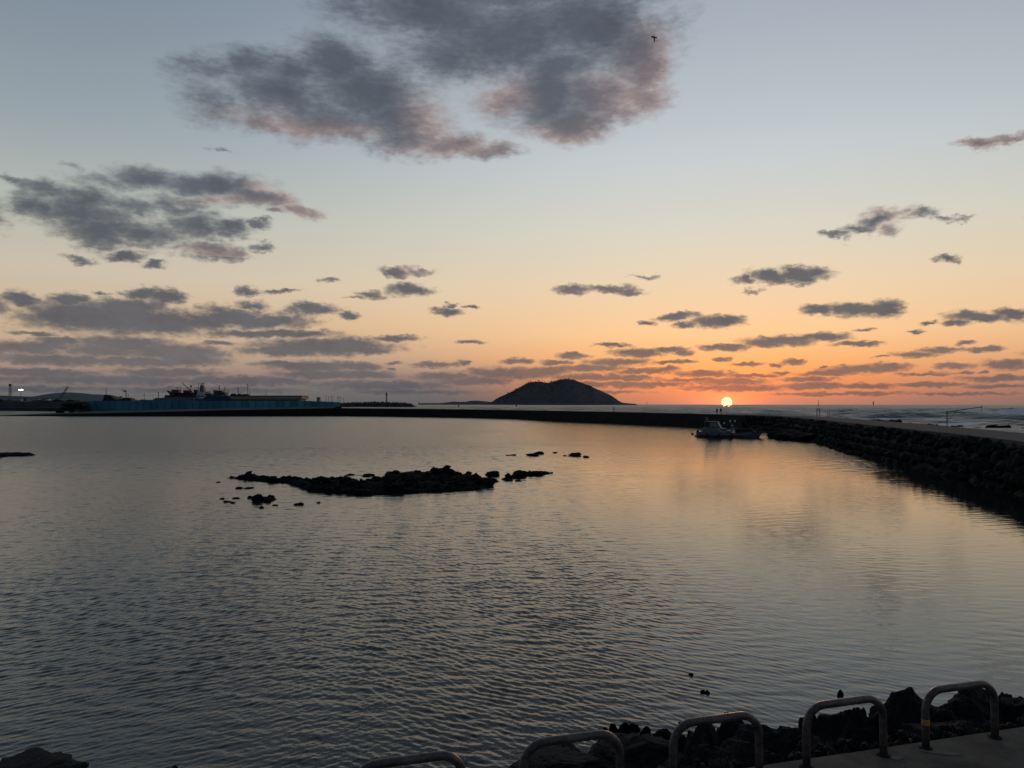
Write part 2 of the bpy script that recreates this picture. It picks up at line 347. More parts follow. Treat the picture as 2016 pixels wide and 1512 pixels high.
def fbm(X, Y, seed, scale, octaves=5, gain=0.5, ridged=False):
    out = np.zeros_like(X, dtype=float); amp = 1.0; tot = 0
    for o in range(octaves):
        rg = np.random.RandomState(seed * 31 + o); T = rg.rand(256, 256)
        u, w = X / scale * 2 ** o + 37.3 * o, Y / scale * 2 ** o + 11.7 * o
        i, j = np.floor(u).astype(int), np.floor(w).astype(int); fu, fw = u - i, w - j
        fu = fu * fu * (3 - 2 * fu); fw = fw * fw * (3 - 2 * fw)
        g = lambda a, b: T[a % 256, b % 256]
        n = (g(i, j) * (1 - fu) + g(i + 1, j) * fu) * (1 - fw) + (g(i, j + 1) * (1 - fu) + g(i + 1, j + 1) * fu) * fw
        if ridged: n = 1 - np.abs(2 * n - 1)
        out += n * amp; tot += amp; amp *= gain
    return out / tot
def inside(X, Y, poly):
    r = np.zeros(X.shape, bool); n = len(poly)
    for k in range(n):
        x0, y0 = poly[k]; x1, y1 = poly[(k + 1) % n]
        if y0 == y1: continue
        c = ((y0 > Y) != (y1 > Y)) & (X < (x1 - x0) * (Y - y0) / (y1 - y0) + x0)
        r ^= c
    return r
def sdist(X, Y, poly, closed=True):
    best = np.full(X.shape, 1e9); n = len(poly)
    for k in range(n if closed else n - 1):
        ax, ay = poly[k]; bx, by = poly[(k + 1) % n]; ex, ey = bx - ax, by - ay
        tt = np.clip(((X - ax) * ex + (Y - ay) * ey) / (ex * ex + ey * ey + 1e-12), 0, 1)
        best = np.minimum(best, np.hypot(X - ax - tt * ex, Y - ay - tt * ey))
    return best
def sstep(x, a, b):
    q = np.clip((x - a) / (b - a), 0, 1); return q * q * (3 - 2 * q)

# ------------------------------------------------------------------ breakwater line (inner top edge), x, y, top z, toe offset, width
BW = [(24, 20, 3.3, 3.0, 5), (31, 38, 3.3, 1.6, 5), (37.3, 55.2, 3.3, 1.7, 5.2), (41.6, 73, 3.3, 3.0, 7), (44.6, 89, 3.3, 4.2, 8), (49.2, 110, 3.3, 3.8, 8.5),
      (53.4, 130, 3.3, 3.4, 8), (57.0, 148, 3.3, 4.6, 8), (60.2, 166, 3.3, 6.0, 8), (61.0, 182, 3.35, 2.0, 8), (53, 206, 3.35, 0.4, 7), (30, 262, 3.45, 0.4, 6.5),
      (5, 308, 3.5, 0.4, 6.5), (-18, 338, 3.6, 0.4, 6.5), (-52, 364, 3.75, 0.4, 6.5), (-89, 384, 3.9, 0.4, 6.5)]
def resample(P, step):
    out = []
    for a, b in zip(P[:-1], P[1:]):
        n = max(1, int(math.hypot(b[0] - a[0], b[1] - a[1]) / step))
        for i in range(n): out.append(tuple(p + (q - p) * i / n for p, q in zip(a, b)))
    out.append(tuple(P[-1])); return out
def smooth_path(P, it=6):
    P = [list(p) for p in P]
    for _ in range(it):
        Q = [list(p) for p in P]
        for i in range(1, len(P) - 1):
            for k in range(len(P[0])): Q[i][k] = 0.25 * P[i - 1][k] + 0.5 * P[i][k] + 0.25 * P[i + 1][k]
        P = Q
    return P
BP = smooth_path(resample(BW, 3.0), 8)
def normals(P):
    o = []
    for i in range(len(P)):
        a, b = P[max(0, i - 1)], P[min(len(P) - 1, i + 1)]
        tx, ty = b[0] - a[0], b[1] - a[1]; l = math.hypot(tx, ty); o.append((ty / l, -tx / l))  # to the seaward side
    return o
BN = normals(BP)

LAND = [(-89, 384), (-135, 370), (-200, 362), (-246, 366)]
harb = [(p[0] + n[0] * 2.5, p[1] + n[1] * 2.5) for p, n in zip(BP, BN)] + [(-135, 376), (-200, 368), (-243, 369), (-900, 380), (-900, -60), (45, -60)]
# ------------------------------------------------------------------ water
def water_mat(name, sea=False):
    m = bpy.data.materials.new(name); m.use_nodes = True; nt = m.node_tree
    global NT
    old = NT; NT = nt
    p = nt.nodes['Principled BSDF']
    p.inputs['Base Color'].default_value = (0.010, 0.019, 0.018, 1); p.inputs['IOR'].default_value = 1.42
    p.inputs['Roughness'].default_value = 0.10 if not sea else 0.16
    g = N('ShaderNodeNewGeometry').outputs['Position']
    def layer(rot, sx, sy, scale, detail, rough, dist=0.0):
        mp = N('ShaderNodeMapping'); mp.vector_type = 'POINT'; put(mp.inputs[0], g); mp.inputs['Rotation'].default_value = (0, 0, R(rot)); mp.inputs['Scale'].default_value = (sx, sy, 1)
        return NOISE(mp.outputs[0], scale, detail, rough, 0, dist)
    def bump(h, dist, nrm=None):
        b = N('ShaderNodeBump'); b.inputs['Strength'].default_value = 1.0
        put(b.inputs['Height'], h); b.inputs['Distance'].default_value = dist
        if nrm is not None: put(b.inputs['Normal'], nrm)
        return b.outputs[0]
    if not sea:
        sp = N('ShaderNodeSeparateXYZ'); put(sp.inputs[0], g); X, Y = sp.outputs[0], sp.outputs[1]
        fine = layer(12, 0.6, 1.0, 9.0, 3, 0.6)
        mid = layer(6, 2.2, 0.4, 1.0, 4, 0.65)
        fb = N('ShaderNodeBump'); fb.inputs['Strength'].default_value = 1.0; put(fb.inputs['Height'], M('MULTIPLY', fine, MR(X, -2.0, 9.0, 1.0, 0.15))); fb.inputs['Distance'].default_value = 0.012; n = fb.outputs[0]
        mb_ = N('ShaderNodeBump'); mb_.inputs['Strength'].default_value = 1.0; put(mb_.inputs['Height'], M('MULTIPLY', mid, M('MULTIPLY', MR(Y, 50.0, 130.0), M('SUBTRACT', 1.0, M('MULTIPLY', MR(M('ADD', X, M('MULTIPLY', layer(0, 1, 1, 0.05, 2, 0.5), 10.0)), -9.0, 21.0), 0.8))))); mb_.inputs['Distance'].default_value = 0.5; put(mb_.inputs['Normal'], n)
        put(p.inputs['Normal'], mb_.outputs[0])
        calm = MR(M('ADD', X, M('MULTIPLY', layer(0, 1, 1, 0.05, 2, 0.5), 10.0)), -9.0, 21.0)
        far = M('MULTIPLY', MR(Y, 16.0, 110.0, 0.05, 0.26), M('SUBTRACT', 1.0, M('MULTIPLY', calm, 0.74)))
        put(p.inputs['Roughness'], far)
    else:
        ripple = layer(10, 0.5, 1.0, 0.9, 5, 0.6); chop = layer(-8, 0.4, 1.0, 0.14, 4, 0.6)
        n = bump(ripple, 0.5); n = bump(chop, 4.0, n)
        put(p.inputs['Normal'], n)
        at = N('ShaderNodeAttribute', attribute_name='foam').outputs['Fac']
        fn = layer(0, 0.35, 1.0, 0.8, 6, 0.7)
        f = MR(M('ADD', at, M('MULTIPLY', M('SUBTRACT', fn, 0.5), 1.0)), 0.36, 0.60)
        put(p.inputs['Base Color'], MIX(f, (0.012, 0.020, 0.026, 1), (0.85, 0.86, 0.88, 1)))
        rr = M('ADD', 0.36, M('MULTIPLY', f, 0.7)); put(p.inputs['Roughness'], rr)
    NT = old
    return m
HWM = water_mat('harbour_water')
me = bpy.data.meshes.new('harbour_bed_water')
bm = bmesh.new(); vs = [bm.verts.new((x, y, -0.35)) for x, y in harb]; fc = bm.faces.new(vs); bmesh.ops.triangulate(bm, faces=[fc])
for f_ in bm.faces:
    f_.normal_update()
    if f_.normal.z < 0: f_.normal_flip()
bm.to_mesh(me); bm.free(); me.materials.append(HWM)
ctr = lambda A: 0.25 * (A[:-1, :-1] + A[1:, :-1] + A[:-1, 1:] + A[1:, 1:])
rl, r = [], 8.0
while r < 460: rl.append(r); r += max(0.036, 0.0021 * r) if r < 110 else 0.008 * r
rad = np.array(rl); aa = np.linspace(R(-40), R(40), 760)
A_, RR = np.meshgrid(aa, rad); HX, HY = RR * np.sin(A_), RR * np.cos(A_)
stp = np.maximum(np.maximum(0.036, 0.0021 * RR), RR * (aa[1] - aa[0])); stp = np.where(RR > 110, RR * 0.008, stp)
rg = np.random.RandomState(21)
calmf = sstep(HX + 5 * (fbm(HX, HY, 76, 14, 3) - .5), -2.5, 11)
leftw = 1 - sstep(HX + 0.24 * HY, -3.5, 3.5)
pat = 0.80 + 0.45 * fbm(HX + 3 * (fbm(HX, HY, 71, 9, 3) - .5), HY * .8, 72, 11, 4)
gA, gB, gC = np.zeros_like(HX), np.zeros_like(HX), np.zeros_like(HX)
wxx = 0.25 * (fbm(HX, HY, 73, 2.4, 3) - .5); wyy = 0.25 * (fbm(HX, HY, 74, 2.4, 3) - .5)
def train(out, n, ang0, spread, l0, l1, S):
    for k in range(n):
        lam = l0 * (l1 / l0) ** rg.rand(); th = R(ang0 + rg.normal() * spread); kk = 2 * math.pi / lam
        out += S * lam / (2 * math.pi) * math.sqrt(2 / n) * sstep(lam / stp, 1.1, 2.4) * np.sin(kk * ((HX + wxx) * math.cos(th) + (HY + wyy) * math.sin(th)) + rg.rand() * 6.283)
train(gA, 30, 54, 12, .105, .24, .16)        # crests running down to the right
train(gB, 30, 128, 14, .11, .27, .155)       # on the left they run the other way
train(gC, 14, 82, 30, .5, 1.2, .040)
train(gC, 8, 90, 45, .2, .5, .06)
gD = np.zeros_like(HX)
train(gD, 30, 88, 40, .7, 3.0, .075)
amp = pat * (1 - 0.93 * calmf) * (1 - .62 * (1 - sstep(HX, -6, 0)) * (1 - sstep(HY, 12, 19)))
stk = sstep(fbm(HX * .12, HY, 75, 5.0, 3), .52, .66) * calmf * sstep(HY, 30, 45)
amp = amp + stk * .30
HZ = (gA * (1 - leftw * .9) + gB * (0.12 + .88 * leftw)) * amp + gC * (amp * .8 + .12)
HZ = HZ + gD * (amp * .9 + .06) * sstep(HY, 32, 75)
HZ = HZ * (1 - .25 * sstep(HY, 25, 70))
HZ = HZ + 5.0 * HZ * np.abs(HZ) * (HZ > 0)
keep = inside(ctr(HX), ctr(HY), harb)
hw = grid_obj('harbour_water', HX, HY, HZ, HWM, keep)
tag(hw, 'calm rippled harbour water inside the breakwater', kind='structure')
hb = bpy.data.objects.new('harbour_water', me); C.objects.link(hb); tag(hb, kind='structure')

rr_, r = [], 44.0
while r < 30000: rr_.append(r); r *= 1.0075 if r < 1500 else 1.04
rad = np.array(rr_); aa = np.linspace(R(-50), R(50), 600)
A_, RR = np.meshgrid(aa, rad); SX, SY = RR * np.sin(A_), RR * np.cos(A_)
SZ = np.zeros_like(SX); rg = np.random.RandomState(7)
for k in range(34):
    lam = 5.0 * (1.09 ** k); th = R(198 + rg.normal() * 24); kk = 2 * math.pi / lam
    fade = sstep(-RR * 0.0075 * 3.2, -lam, -lam * 0.45)
    SZ += 0.050 * lam ** 0.47 * np.sin(kk * (SX * math.sin(th) + SY * math.cos(th)) + rg.rand() * 6.28) * fade * (1 - sstep(RR, 2500, 6000))
outer = [(p[0] + n[0] * p[4], p[1] + n[1] * p[4]) for p, n in zip(BP, BN)]
dO = sdist(SX, SY, outer, False)
# breakers rolling in on the right
br = np.zeros_like(SX); foam = np.zeros_like(SX)
wob = fbm(SX, SY, 5, 45, 6, .6)
for (cy_, hgt, wd, x0, x1, fo) in [(455, 1.9, 16, 95, 420, .62), (380, 1.3, 12, 130, 400, .7), (330, 1.1, 10, 60, 330, .55), (280, 0.9, 8, 95, 400, .8), (560, 1.5, 20, 30, 500, .4), (235, 0.7, 7, 80, 300, .75), (300, .8, 9, 20, 90, .5), (640, 1.4, 22, 150, 600, .35)]:
    d = SY - (cy_ + (wob - 0.5) * 70 + 0.12 * (SX - 150))
    m_ = sstep(SX, x0, x0 + 45) * (1 - sstep(SX, x1 - 60, x1)) * (0.35 + 1.1 * fbm(SX, SY, 9, 45, 3))
    br += .75 * hgt * (0.6 + .8 * fbm(SX, SY, 91, 6, 4)) * np.exp(-(d / wd) ** 2) * m_
    foam = np.maximum(foam, fo * m_ * np.exp(-((d + wd * 0.7) / (wd * 0.75)) ** 2))
calmz = (1 - sstep(dO, 60, 130)) * sstep(SX, 42, 66)
SZ = SZ * sstep(dO, 0, 25) * (1 - .8 * calmz) + br * (1 - .5 * calmz)
SZ = np.maximum(SZ, -1.2)
SZ = SZ * (1 - .75 * sstep(-SX, 60, 160))
crest = sstep(SX, -60, 20) * sstep(SZ / 1.5, 0.8, 1.35) * 0.40 * (1 - sstep(RR, 700, 2500))
surf = (1 - sstep(dO, 8, 95)) * sstep(SX, 42, 66) * (1 - sstep(SY, 225, 330)) * (0.40 + 0.45 * fbm(SX, SY, 3, 24, 4))
foam = np.maximum(np.maximum(foam, crest), surf)
ctr = lambda A: 0.25 * (A[:-1, :-1] + A[1:, :-1] + A[:-1, 1:] + A[1:, 1:])
keep = ~inside(ctr(SX), ctr(SY), harb)
sea = grid_obj('sea', SX, SY, SZ, water_mat('sea_water', True), keep, attr=foam)
tag(sea, 'choppy open sea with breaking waves beyond the breakwater', kind='structure')

# ------------------------------------------------------------------ rocks
def rock_mesh(name, seed, sub=3, flat=1.0, m=None, rough=0.10, planes=15):
    rnd = random.Random(seed)
    bm = bmesh.new(); bmesh.ops.create_icosphere(bm, subdivisions=sub, radius=1.0)
    pl = []
    for _ in range(planes):
        n = Vector((rnd.gauss(0, 1), rnd.gauss(0, 1), rnd.gauss(0, 1))).normalized(); pl.append((n, rnd.uniform(0.55, 0.98)))
    off = Vector((seed * 3.7, seed * 1.3, seed * 0.7))
    for q in bm.verts:
        d = q.co.normalized(); rad_ = 1.15
        for n, dd in pl:
            c = d.dot(n)
            if c > 0.05: rad_ = min(rad_, dd / c)
        rad_ *= 1 + rough * (mnoise.fractal(d * 2.2 + off, 0.9, 2.1, 5)) + rough * 0.5 * mnoise.noise(d * 7 + off)
        q.co = d * rad_
        q.co.z *= flat
    me = bpy.data.meshes.new(name); bm.to_mesh(me); bm.free()
    me.materials.append(m or BASALT); return me
def boulder(px, py, wpx, hpx, Y, label, seed, name='boulder', m=None, rz=None, sub=4, depth=1.0, group=None, cat='boulder', planes=15, rough=.12, lean=0.0):
    """px,py = middle of the top edge; wpx,hpx = width and height at the distance Y"""
    top = at_y(px, py, Y); s = Y / F
    w, h = wpx * s, hpx * s
    o = bpy.data.objects.new(name, rock_mesh(name, seed, sub, 1.0, m, rough, planes)); C.objects.link(o)
    rnd = random.Random(seed)
    o.scale = (w / 1.72, w / 1.72 * depth, h / 1.72)
    o.location = (top.x, top.y, top.z - h * 0.49)
    o.rotation_euler = (0, lean, rnd.uniform(-0.5, 0.5) if rz is None else rz)
    if name == 'boulder' or cat: tag(o, label, cat, group)
    return o

def reef(name, poly, base_h, seed, label, cat='rock reef', res=0.14, m=None, edge=0.42, group=None, peaks=(), wp=0.7, knobs=0):
    xs = [p[0] for p in poly]; ys = [p[1] for p in poly]
    X, Y = np.meshgrid(np.arange(min(xs) - 1, max(xs) + 1, res), np.arange(min(ys) - 1, max(ys) + 1, res * 1.3))
    wx = (fbm(X, Y, seed, 1.8, 4) - 0.5) * 1.0 * wp; wy = (fbm(X, Y, seed + 1, 1.8, 4) - 0.5) * 1.5 * wp
    ins = inside(X + wx, Y + wy, poly); sdv = sdist(X + wx, Y + wy, poly) * np.where(ins, 1, -1)
    k = sstep(sdv, -0.30, edge)
    n1 = fbm(X, Y, seed + 2, .75, 5, 0.68, True); n2 = fbm(X, Y, seed + 3, 2.8, 4)
    Z = -0.24 + k * (0.24 + base_h * (0.12 + 0.85 * (n1 - 0.25) + 1.5 * (n2 - 0.47))) + 0.05 * (fbm(X, Y, seed + 4, 0.4, 3) - 0.5)
    Z = Z + k * 0.16 * (np.floor(n1 * 5) / 5 - 0.5) * base_h
    Z = np.where(Z > 0, base_h * .75 * np.tanh(Z / (base_h * .75)), Z)
    Z = Z + k * .30 * base_h * (fbm(X, Y, seed + 6, .5, 4, .65, True) - .45) + k * .22 * base_h * (np.floor(fbm(X, Y, seed + 8, .9, 3) * 7) / 7 - .5)
    for (qx, qy, r_, h_) in peaks:
        Z += h_ * np.exp(-(((X - qx) ** 2 + (Y - qy) ** 2) / r_ ** 2)) * k
    keep = (ctr(Z) > -0.14)
    o = grid_obj(name, X, Y, Z, m or WETROCK, keep, smooth=False)
    if knobs:
        rnd = random.Random(seed); ii = np.argwhere((Z > -0.02))
        vs_ = [rock_mesh('rock', 900 + seed * 5 + q, 2, 1.0, WETROCK, .3, 8) for q in range(5)]
        for _ in range(knobs):
            a, b = ii[rnd.randrange(len(ii))]
            kb = bpy.data.objects.new('rock', vs_[rnd.randrange(5)]); C.objects.link(kb); kb.parent = o; s_ = rnd.choice([.12, .16, .2, .26, .34])
            kb.location = (X[a, b], Y[a, b], Z[a, b] + s_ * .15); kb.rotation_euler = (rnd.uniform(-.3, .3), rnd.uniform(-.3, .3), rnd.uniform(0, 6)); kb.scale = (s_ * 1.3, s_, s_ * rnd.uniform(.5, 1.0))
    return tag(o, label, cat, group)
lo = [(450,942),(505,947),(560,951),(588,960),(600,967),(640,971),(690,975),(735,977),(762,972),(800,971),(850,970),(900,967),(950,964),(968,955),(962,950),(1004,947),(1000,944)]
hi_ = [(985,944),(950,940),(925,936),(905,933),(885,930),(850,932),(800,935),(760,937),(742,943),(715,948),(690,944),(640,943),(600,944),(560,943),(520,942),(480,939)]
poly = [on_z(x, y, 0.0).xy[:] for x, y in lo] + [on_z(x, y, 0.18).xy[:] for x, y in hi_]
pk = [(*on_z(884, 936, 0).xy, 1.6, .42), (*on_z(800, 940, 0).xy, 3.0, .18), (*on_z(700, 948, 0).xy, 1.2, .15), (*on_z(752,942,0).xy, .8, .25)]
reef('reef', poly, 0.52, 11, 'long low black rock reef in the middle of the harbour water', peaks=pk, knobs=170)
poly = [on_z(x, y, 0).xy[:] for x, y in [(984, 944), (1003, 946), (1030, 941), (1062, 936), (1094, 931), (1060, 931), (1018, 932), (1004, 937)]]
reef('reef', poly, 0.36, 21, 'narrow black rock tongue off the right end of the long reef', res=.1, edge=.35, wp=.5, knobs=26)
poly = [on_z(x, y, 0).xy[:] for x, y in [(492, 990), (520, 991), (552, 985), (548, 980), (505, 979)]]
reef('reef', poly, 0.20, 23, 'small flat black reef in front of the left end of the long reef', res=.08, edge=.3, wp=.4, knobs=4)
poly = [on_z(x, y, 0).xy[:] for x, y in [(-60, 903), (0, 902), (22, 899), (50, 898), (76, 896), (30, 894), (-60, 892)]]
reef('reef', poly, 0.50, 25, 'low dark rock spit at the left edge of the harbour water', res=.2, edge=.7)
poly = [on_z(x, y, 0).xy[:] for x, y in [(432, 942.5), (470, 944), (520, 947), (575, 950), (585, 945), (540, 941), (500, 938.5), (465, 940)]]
reef('reef', poly, 0.26, 27, 'thin low tail of rock forming the left tip of the long reef', res=.08, edge=.8, wp=1.1, knobs=34)
srocks = [(515,937,18,3,'black rock sliver just behind the left end of the long reef'),(430,948,10,2,'tiny rock left of the long reef'),(472,959,12,2.5,'leftmost of the two flat rocks below the left tip of the long reef'),
 (490,958,20,4,'flat dark rock below the left tip of the long reef'),(437,980,9,4,'small dark rock leftmost in the scatter before the reef'),(465,979,14,3,'thin flat rock just above the pair of rocks left of the small reef'),(447,986,13,3,'flat rock with low left end in the scatter left of the small reef'),
 (458,988,9,3,'small round rock touching the flat rock left of the small reef'),(493,977,14,4,'dark rock just above left of the small flat reef'),(587,991,16,4,'lone dark rock right of the small flat reef'),(541,993,12,3,'dark rock just below the small flat reef'),
 (514,997,7,4,'tiny rock lowest in the scatter below the small reef'),(627,988,6,3,'tiny lone rock furthest right below the long reef'),(690,933,16,3,'flat rock behind the middle of the long reef'),(728,932,26,6,'flat-topped rock attached behind the reef beside its gap'),
 (971,930,24,8,'block shaped rock alone behind the right end of the reef'),(1020,945,10,3,'small rock below the narrow rock tongue'),(1045,934,8,3,'small rock at the end of the narrow rock tongue'),
 (1000,895,14,2,'flat rock leftmost of the far rock group before the breakwater'),(1012,894,10,3,'small knobbed rock second in the far rock group'),(1048,893,24,5,'largest low rock of the far group in mid harbour'),(1058,890,22,4,'rock just behind the largest rock of the far group'),
 (1093,890,7,2,'tiny rock alone between the two far rock groups'),(1132,893,24,5,'widest rock of the right far rock group'),(1155,897,10,4,'small dark rock at the right end of the far group'),(1112,896,7,2,'tiny rock left of the widest right far rock')]
for i, (x, y, w, h, lab) in enumerate(srocks):
    b = on_z(x, y + h * .8, 0); boulder(x, y, w * 1.05, h * 1.9, b.y, lab, 100 + i, 'rock', WETROCK, sub=4, cat='rock', depth=1.1, rough=.35)

# rocks in the surf beyond the breakwater, right
for i, (x0, x1, yt, yb, lab) in enumerate([(1706,1790,822.5,834,'long dark surf rock just over the walkway left of the davit'),(1782,1866,829.5,838.5,'long low rock ledge behind the foot of the davit'),
     (1872,1904,833.5,838.5,'low rock right of the davit foot in white water'),(1918,1937,838.5,841.5,'small flat rock in the surf left of the jagged rock'),(1946,2001,832.5,841.8,'jagged dark rock with peaks in the surf on the right'),
     (2006,2060,837.5,843.5,'dark surf rock at the right edge of the picture'),(1640,1704,817,822.5,'low dark rock where the surf meets the walkway')]):
    Y = on_z(0, yb, 0).y; a, b_ = at_y(x0, yb, Y).x, at_y(x1, yb, Y).x; hh = (yb - yt) * Y / F; d_ = (b_ - a) * .22
    pl = [(a + (b_ - a) * (.5 - .5 * math.cos(t_)), Y + d_ + d_ * math.sin(t_) * (1 + .3 * math.sin(3 * t_))) for t_ in [2 * math.pi * k / 14 for k in range(14)]]
    reef('rock', pl, hh * 1.25, 600 + i * 7, lab, 'rock', res=max(.12, (b_ - a) / 130), edge=d_ * .5, wp=d_ * .5)

# ------------------------------------------------------------------ breakwater
bwt = empty('breakwater', (61, 180, 0))
tag(bwt, 'long dark breakwater with a flat walkway curving across the harbour mouth', 'breakwater')
def strip(offs, name, m, P=BP, NN=BN, parent=bwt, rough=0.0):
    rows = []
    for i, (p, n) in enumerate(zip(P, NN)):
        rows.append([(p[0] + n[0] * o(p, i), p[1] + n[1] * o(p, i), z(p, i)) for o, z in offs])
    A = np.array(rows)
    o = grid_obj(name, A[:, :, 0] - 61, A[:, :, 1] - 180, A[:, :, 2], m, parent=parent, smooth=False); return o
rj = [random.Random(3).uniform(-.12, .12) for _ in range(2000)]; rdm = random.Random(4); rj = [rdm.uniform(-.10, .10) for _ in range(2000)]
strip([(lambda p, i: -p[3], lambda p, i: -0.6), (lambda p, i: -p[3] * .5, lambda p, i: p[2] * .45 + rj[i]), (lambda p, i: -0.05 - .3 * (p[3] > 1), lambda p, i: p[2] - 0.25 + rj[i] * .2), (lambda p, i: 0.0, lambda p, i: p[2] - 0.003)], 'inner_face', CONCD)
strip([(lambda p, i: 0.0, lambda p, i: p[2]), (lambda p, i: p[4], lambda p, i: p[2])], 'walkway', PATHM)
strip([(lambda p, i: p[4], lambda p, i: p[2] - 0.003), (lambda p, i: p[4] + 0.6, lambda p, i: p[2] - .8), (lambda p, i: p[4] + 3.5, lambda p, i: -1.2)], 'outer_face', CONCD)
# parapet stones on the seaward edge of the bend
# revetment rocks on the harbour side
vars_ = [rock_mesh('rock', 300 + k, 2, 1.0, ROCKFAR, .12, 11) for k in range(8)]
cand = []
rnd = random.Random(12)
for i, (p, n) in enumerate(zip(BP, BN)):
    if p[1] < 40 or p[3] < 0.9 or p[1] > 190: continue
    tx, ty = -n[1], n[0]
    for kk in range(3):
        for row in range(5):
            fr = row / 4.0
            s_ = rnd.uniform(0.34, 0.66)
            off = -p[3] * (1 - fr) - 0.15 + rnd.uniform(-.25, .25) - (0.35 if row == 4 else 0); z = p[2] * fr * 0.93 - 0.1 + rnd.uniform(-.15, .15) - (.25 if row == 4 else 0)
            along = kk * 1.0 + rnd.uniform(-.4, .4)
            cand.append((p[0] + n[0] * off + tx * along, p[1] + n[1] * off + ty * along, z, s_))
cand.sort(key=lambda c: c[1] / c[3] if c[0] / c[1] < 0.72 else 1e9)
stuff = MB()
for k, (x, y, z, s_) in enumerate(cand):
    e = (rnd.uniform(-.5, .5), rnd.uniform(-.5, .5), rnd.uniform(0, 6.28)); S = (s_ * 1.25, s_ * .9, s_ * .8)
    if k < 295:
        o = bpy.data.objects.new('rock', vars_[k % 8]); C.objects.link(o); o.parent = bwt
        o.location = (x - 61, y - 180, z); o.rotation_euler = e; o.scale = S
    else:
        from mathutils import Euler
        mt = Matrix.Translation((x - 61, y - 180, z)) @ Euler(e).to_matrix().to_4x4() @ Matrix.Diagonal((*S, 1))
        vm = vars_[k % 8]
        stuff.add([mt @ q.co for q in vm.vertices], [tuple(f.vertices) for f in vm.polygons])
o = stuff.build('revetment_rubble', ROCKFAR, bwt); o['kind'] = 'stuff'
# the rock point where the revetment begins
for i, (x, y, w, h, lab) in enumerate([(1533, 846, 42, 14, 'dark rounded rock at the tip of the breakwater bulge'), (1556, 848, 50, 17, 'larger dark rock beside the tip of the breakwater bulge'), (1585, 852, 50, 15, 'dark rock third along the breakwater bulge waterline')]):
    boulder(x, y, w, h * 1.35, 139 - 6 * i, lab, 330 + i, 'boulder', ROCKFAR, sub=4, depth=1.0, rough=.18)

# ------------------------------------------------------------------ jetty land with the blue fence, left
LP = resample([(-89, 384, 3.9, 4.8), (-135, 370, 2.95, 3.9), (-198, 362, 1.35, 2.4), (-246, 366, 0.25, 0.4)], 4)
def strip2(name, rows, m, kind):
    A = np.array(rows); o = grid_obj(name, A[:, :, 0], A[:, :, 1], A[:, :, 2], m, smooth=False); tag(o, kind='structure'); return o
rows = [[(p[0], p[1] - .5, -.6), (p[0], p[1], p[2]), (p[0], p[1] + .02, p[2] + .003), (p[0], p[1] + 9, p[3]), (p[0], p[1] + 16, p[3] + .02), (p[0] * 1.02, p[1] + 40, -1)] for p in LP]
Aq = np.array(rows)
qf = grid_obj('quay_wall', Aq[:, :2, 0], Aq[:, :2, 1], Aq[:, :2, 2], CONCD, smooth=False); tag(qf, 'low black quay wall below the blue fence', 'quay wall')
qg = grid_obj('quay_ground', Aq[:, 2:, 0], Aq[:, 2:, 1], Aq[:, 2:, 2], mat('quay_earth', (0.065, 0.062, 0.052), .95, .35, .15), smooth=False); tag(qg, kind='structure')
qe = MB().box(-91, 386, -1, -86, 402, 3.8).build('quay_corner', CONCD); tag(qe, 'square dark end block where the quay joins the breakwater', 'quay wall')

fence = empty('blue_fence', (-140, 380, 2)); tag(fence, 'long teal blue sheet panel fence along the quay', 'fence')
pxs = np.linspace(668, 172, 37); rnd = random.Random(8)
def fy(px): return 394 - (668 - px) / 496 * 14
for i in range(36):
    a, b = pxs[i + 1], pxs[i]; Y = (fy(a) + fy(b)) / 2
    ft = 791.5 - min(1, (668 - b) / 60) * 2.4 ; ft += rnd.uniform(-.15, .15)
    fb = 800.5 + (668 - b) / 496 * 9.5
    p0, p1 = at_y(a, fb, Y), at_y(b, ft, Y)
    mm = [TEAL, TEAL2, TEAL3][rnd.choice([0, 0, 1, 1, 2]) if b > 420 else rnd.choice([0, 0, 2])]
    MB().box(p0.x + .06 + 140, Y - .06 - 380, p0.z - 2.4, p1.x - .06 + 140, Y + .06 - 380, p1.z - 2).build('panel', mm, fence)
    q = at_y(b, ft, Y)
    MB().box(q.x - .12 + 140, Y - .22 - 380, p0.z - 2.4, q.x + .12 + 140, Y - .07 - 380, q.z - 1.95).build('post', TEAL3, fence)
# ships and harbour things behind the fence, seen above it
def z2(x, y): return (160 + x / 7.2, 730 + y / 7.2)
def z3(x, y): return (400 + x / 6.72, 730 + y / 6.72)
class Ship:
    def __init__(s, name, label, cat, Y, cx, zf, group='fishing boats berthed behind the blue fence'):
        s.Y = Y; s.zf = zf; p = at_y(*zf(cx, 440), Y); s.o = Vector((p.x, Y, 0)); s.e = empty(name, s.o); tag(s.e, label, cat, group)
    def P(s, x, y): return at_y(*s.zf(x, y), s.Y) - s.o
    def poly(s, name, pts, m, d=3.0):
        MB().prism([(s.P(*q).x, s.P(*q).z) for q in pts], -d / 2, d / 2).build(name, m, s.e)
    def box(s, name, x0, y0, x1, y1, m, d=3.0):
        s.poly(name, [(x0, y1), (x1, y1), (x1, y0), (x0, y0)], m, d)
    def tube(s, name, pts, m=DARK, r=.12, extra=()):
        b = MB().tube([s.P(*q) for q in pts], r, 6)
        for e in extra: b.tube([s.P(*q) for q in e], r * .8, 6)
        b.build(name, m, s.e)
    def ball(s, name, x, y, m, r=.4):
        MB().ball(s.P(x, y), r).build(name, m, s.e)
H0 = 470
s = Ship('fishing_boat', 'dark fishing boat with high raked bow, leftmost behind the fence', 'fishing boat', 430, 420, z2)
s.poly('hull', [(330, H0), (330, 415), (348, 405), (352, 345), (372, 338), (405, 342), (450, 358), (500, 398), (540, 412), (540, H0)], DARK, 5)
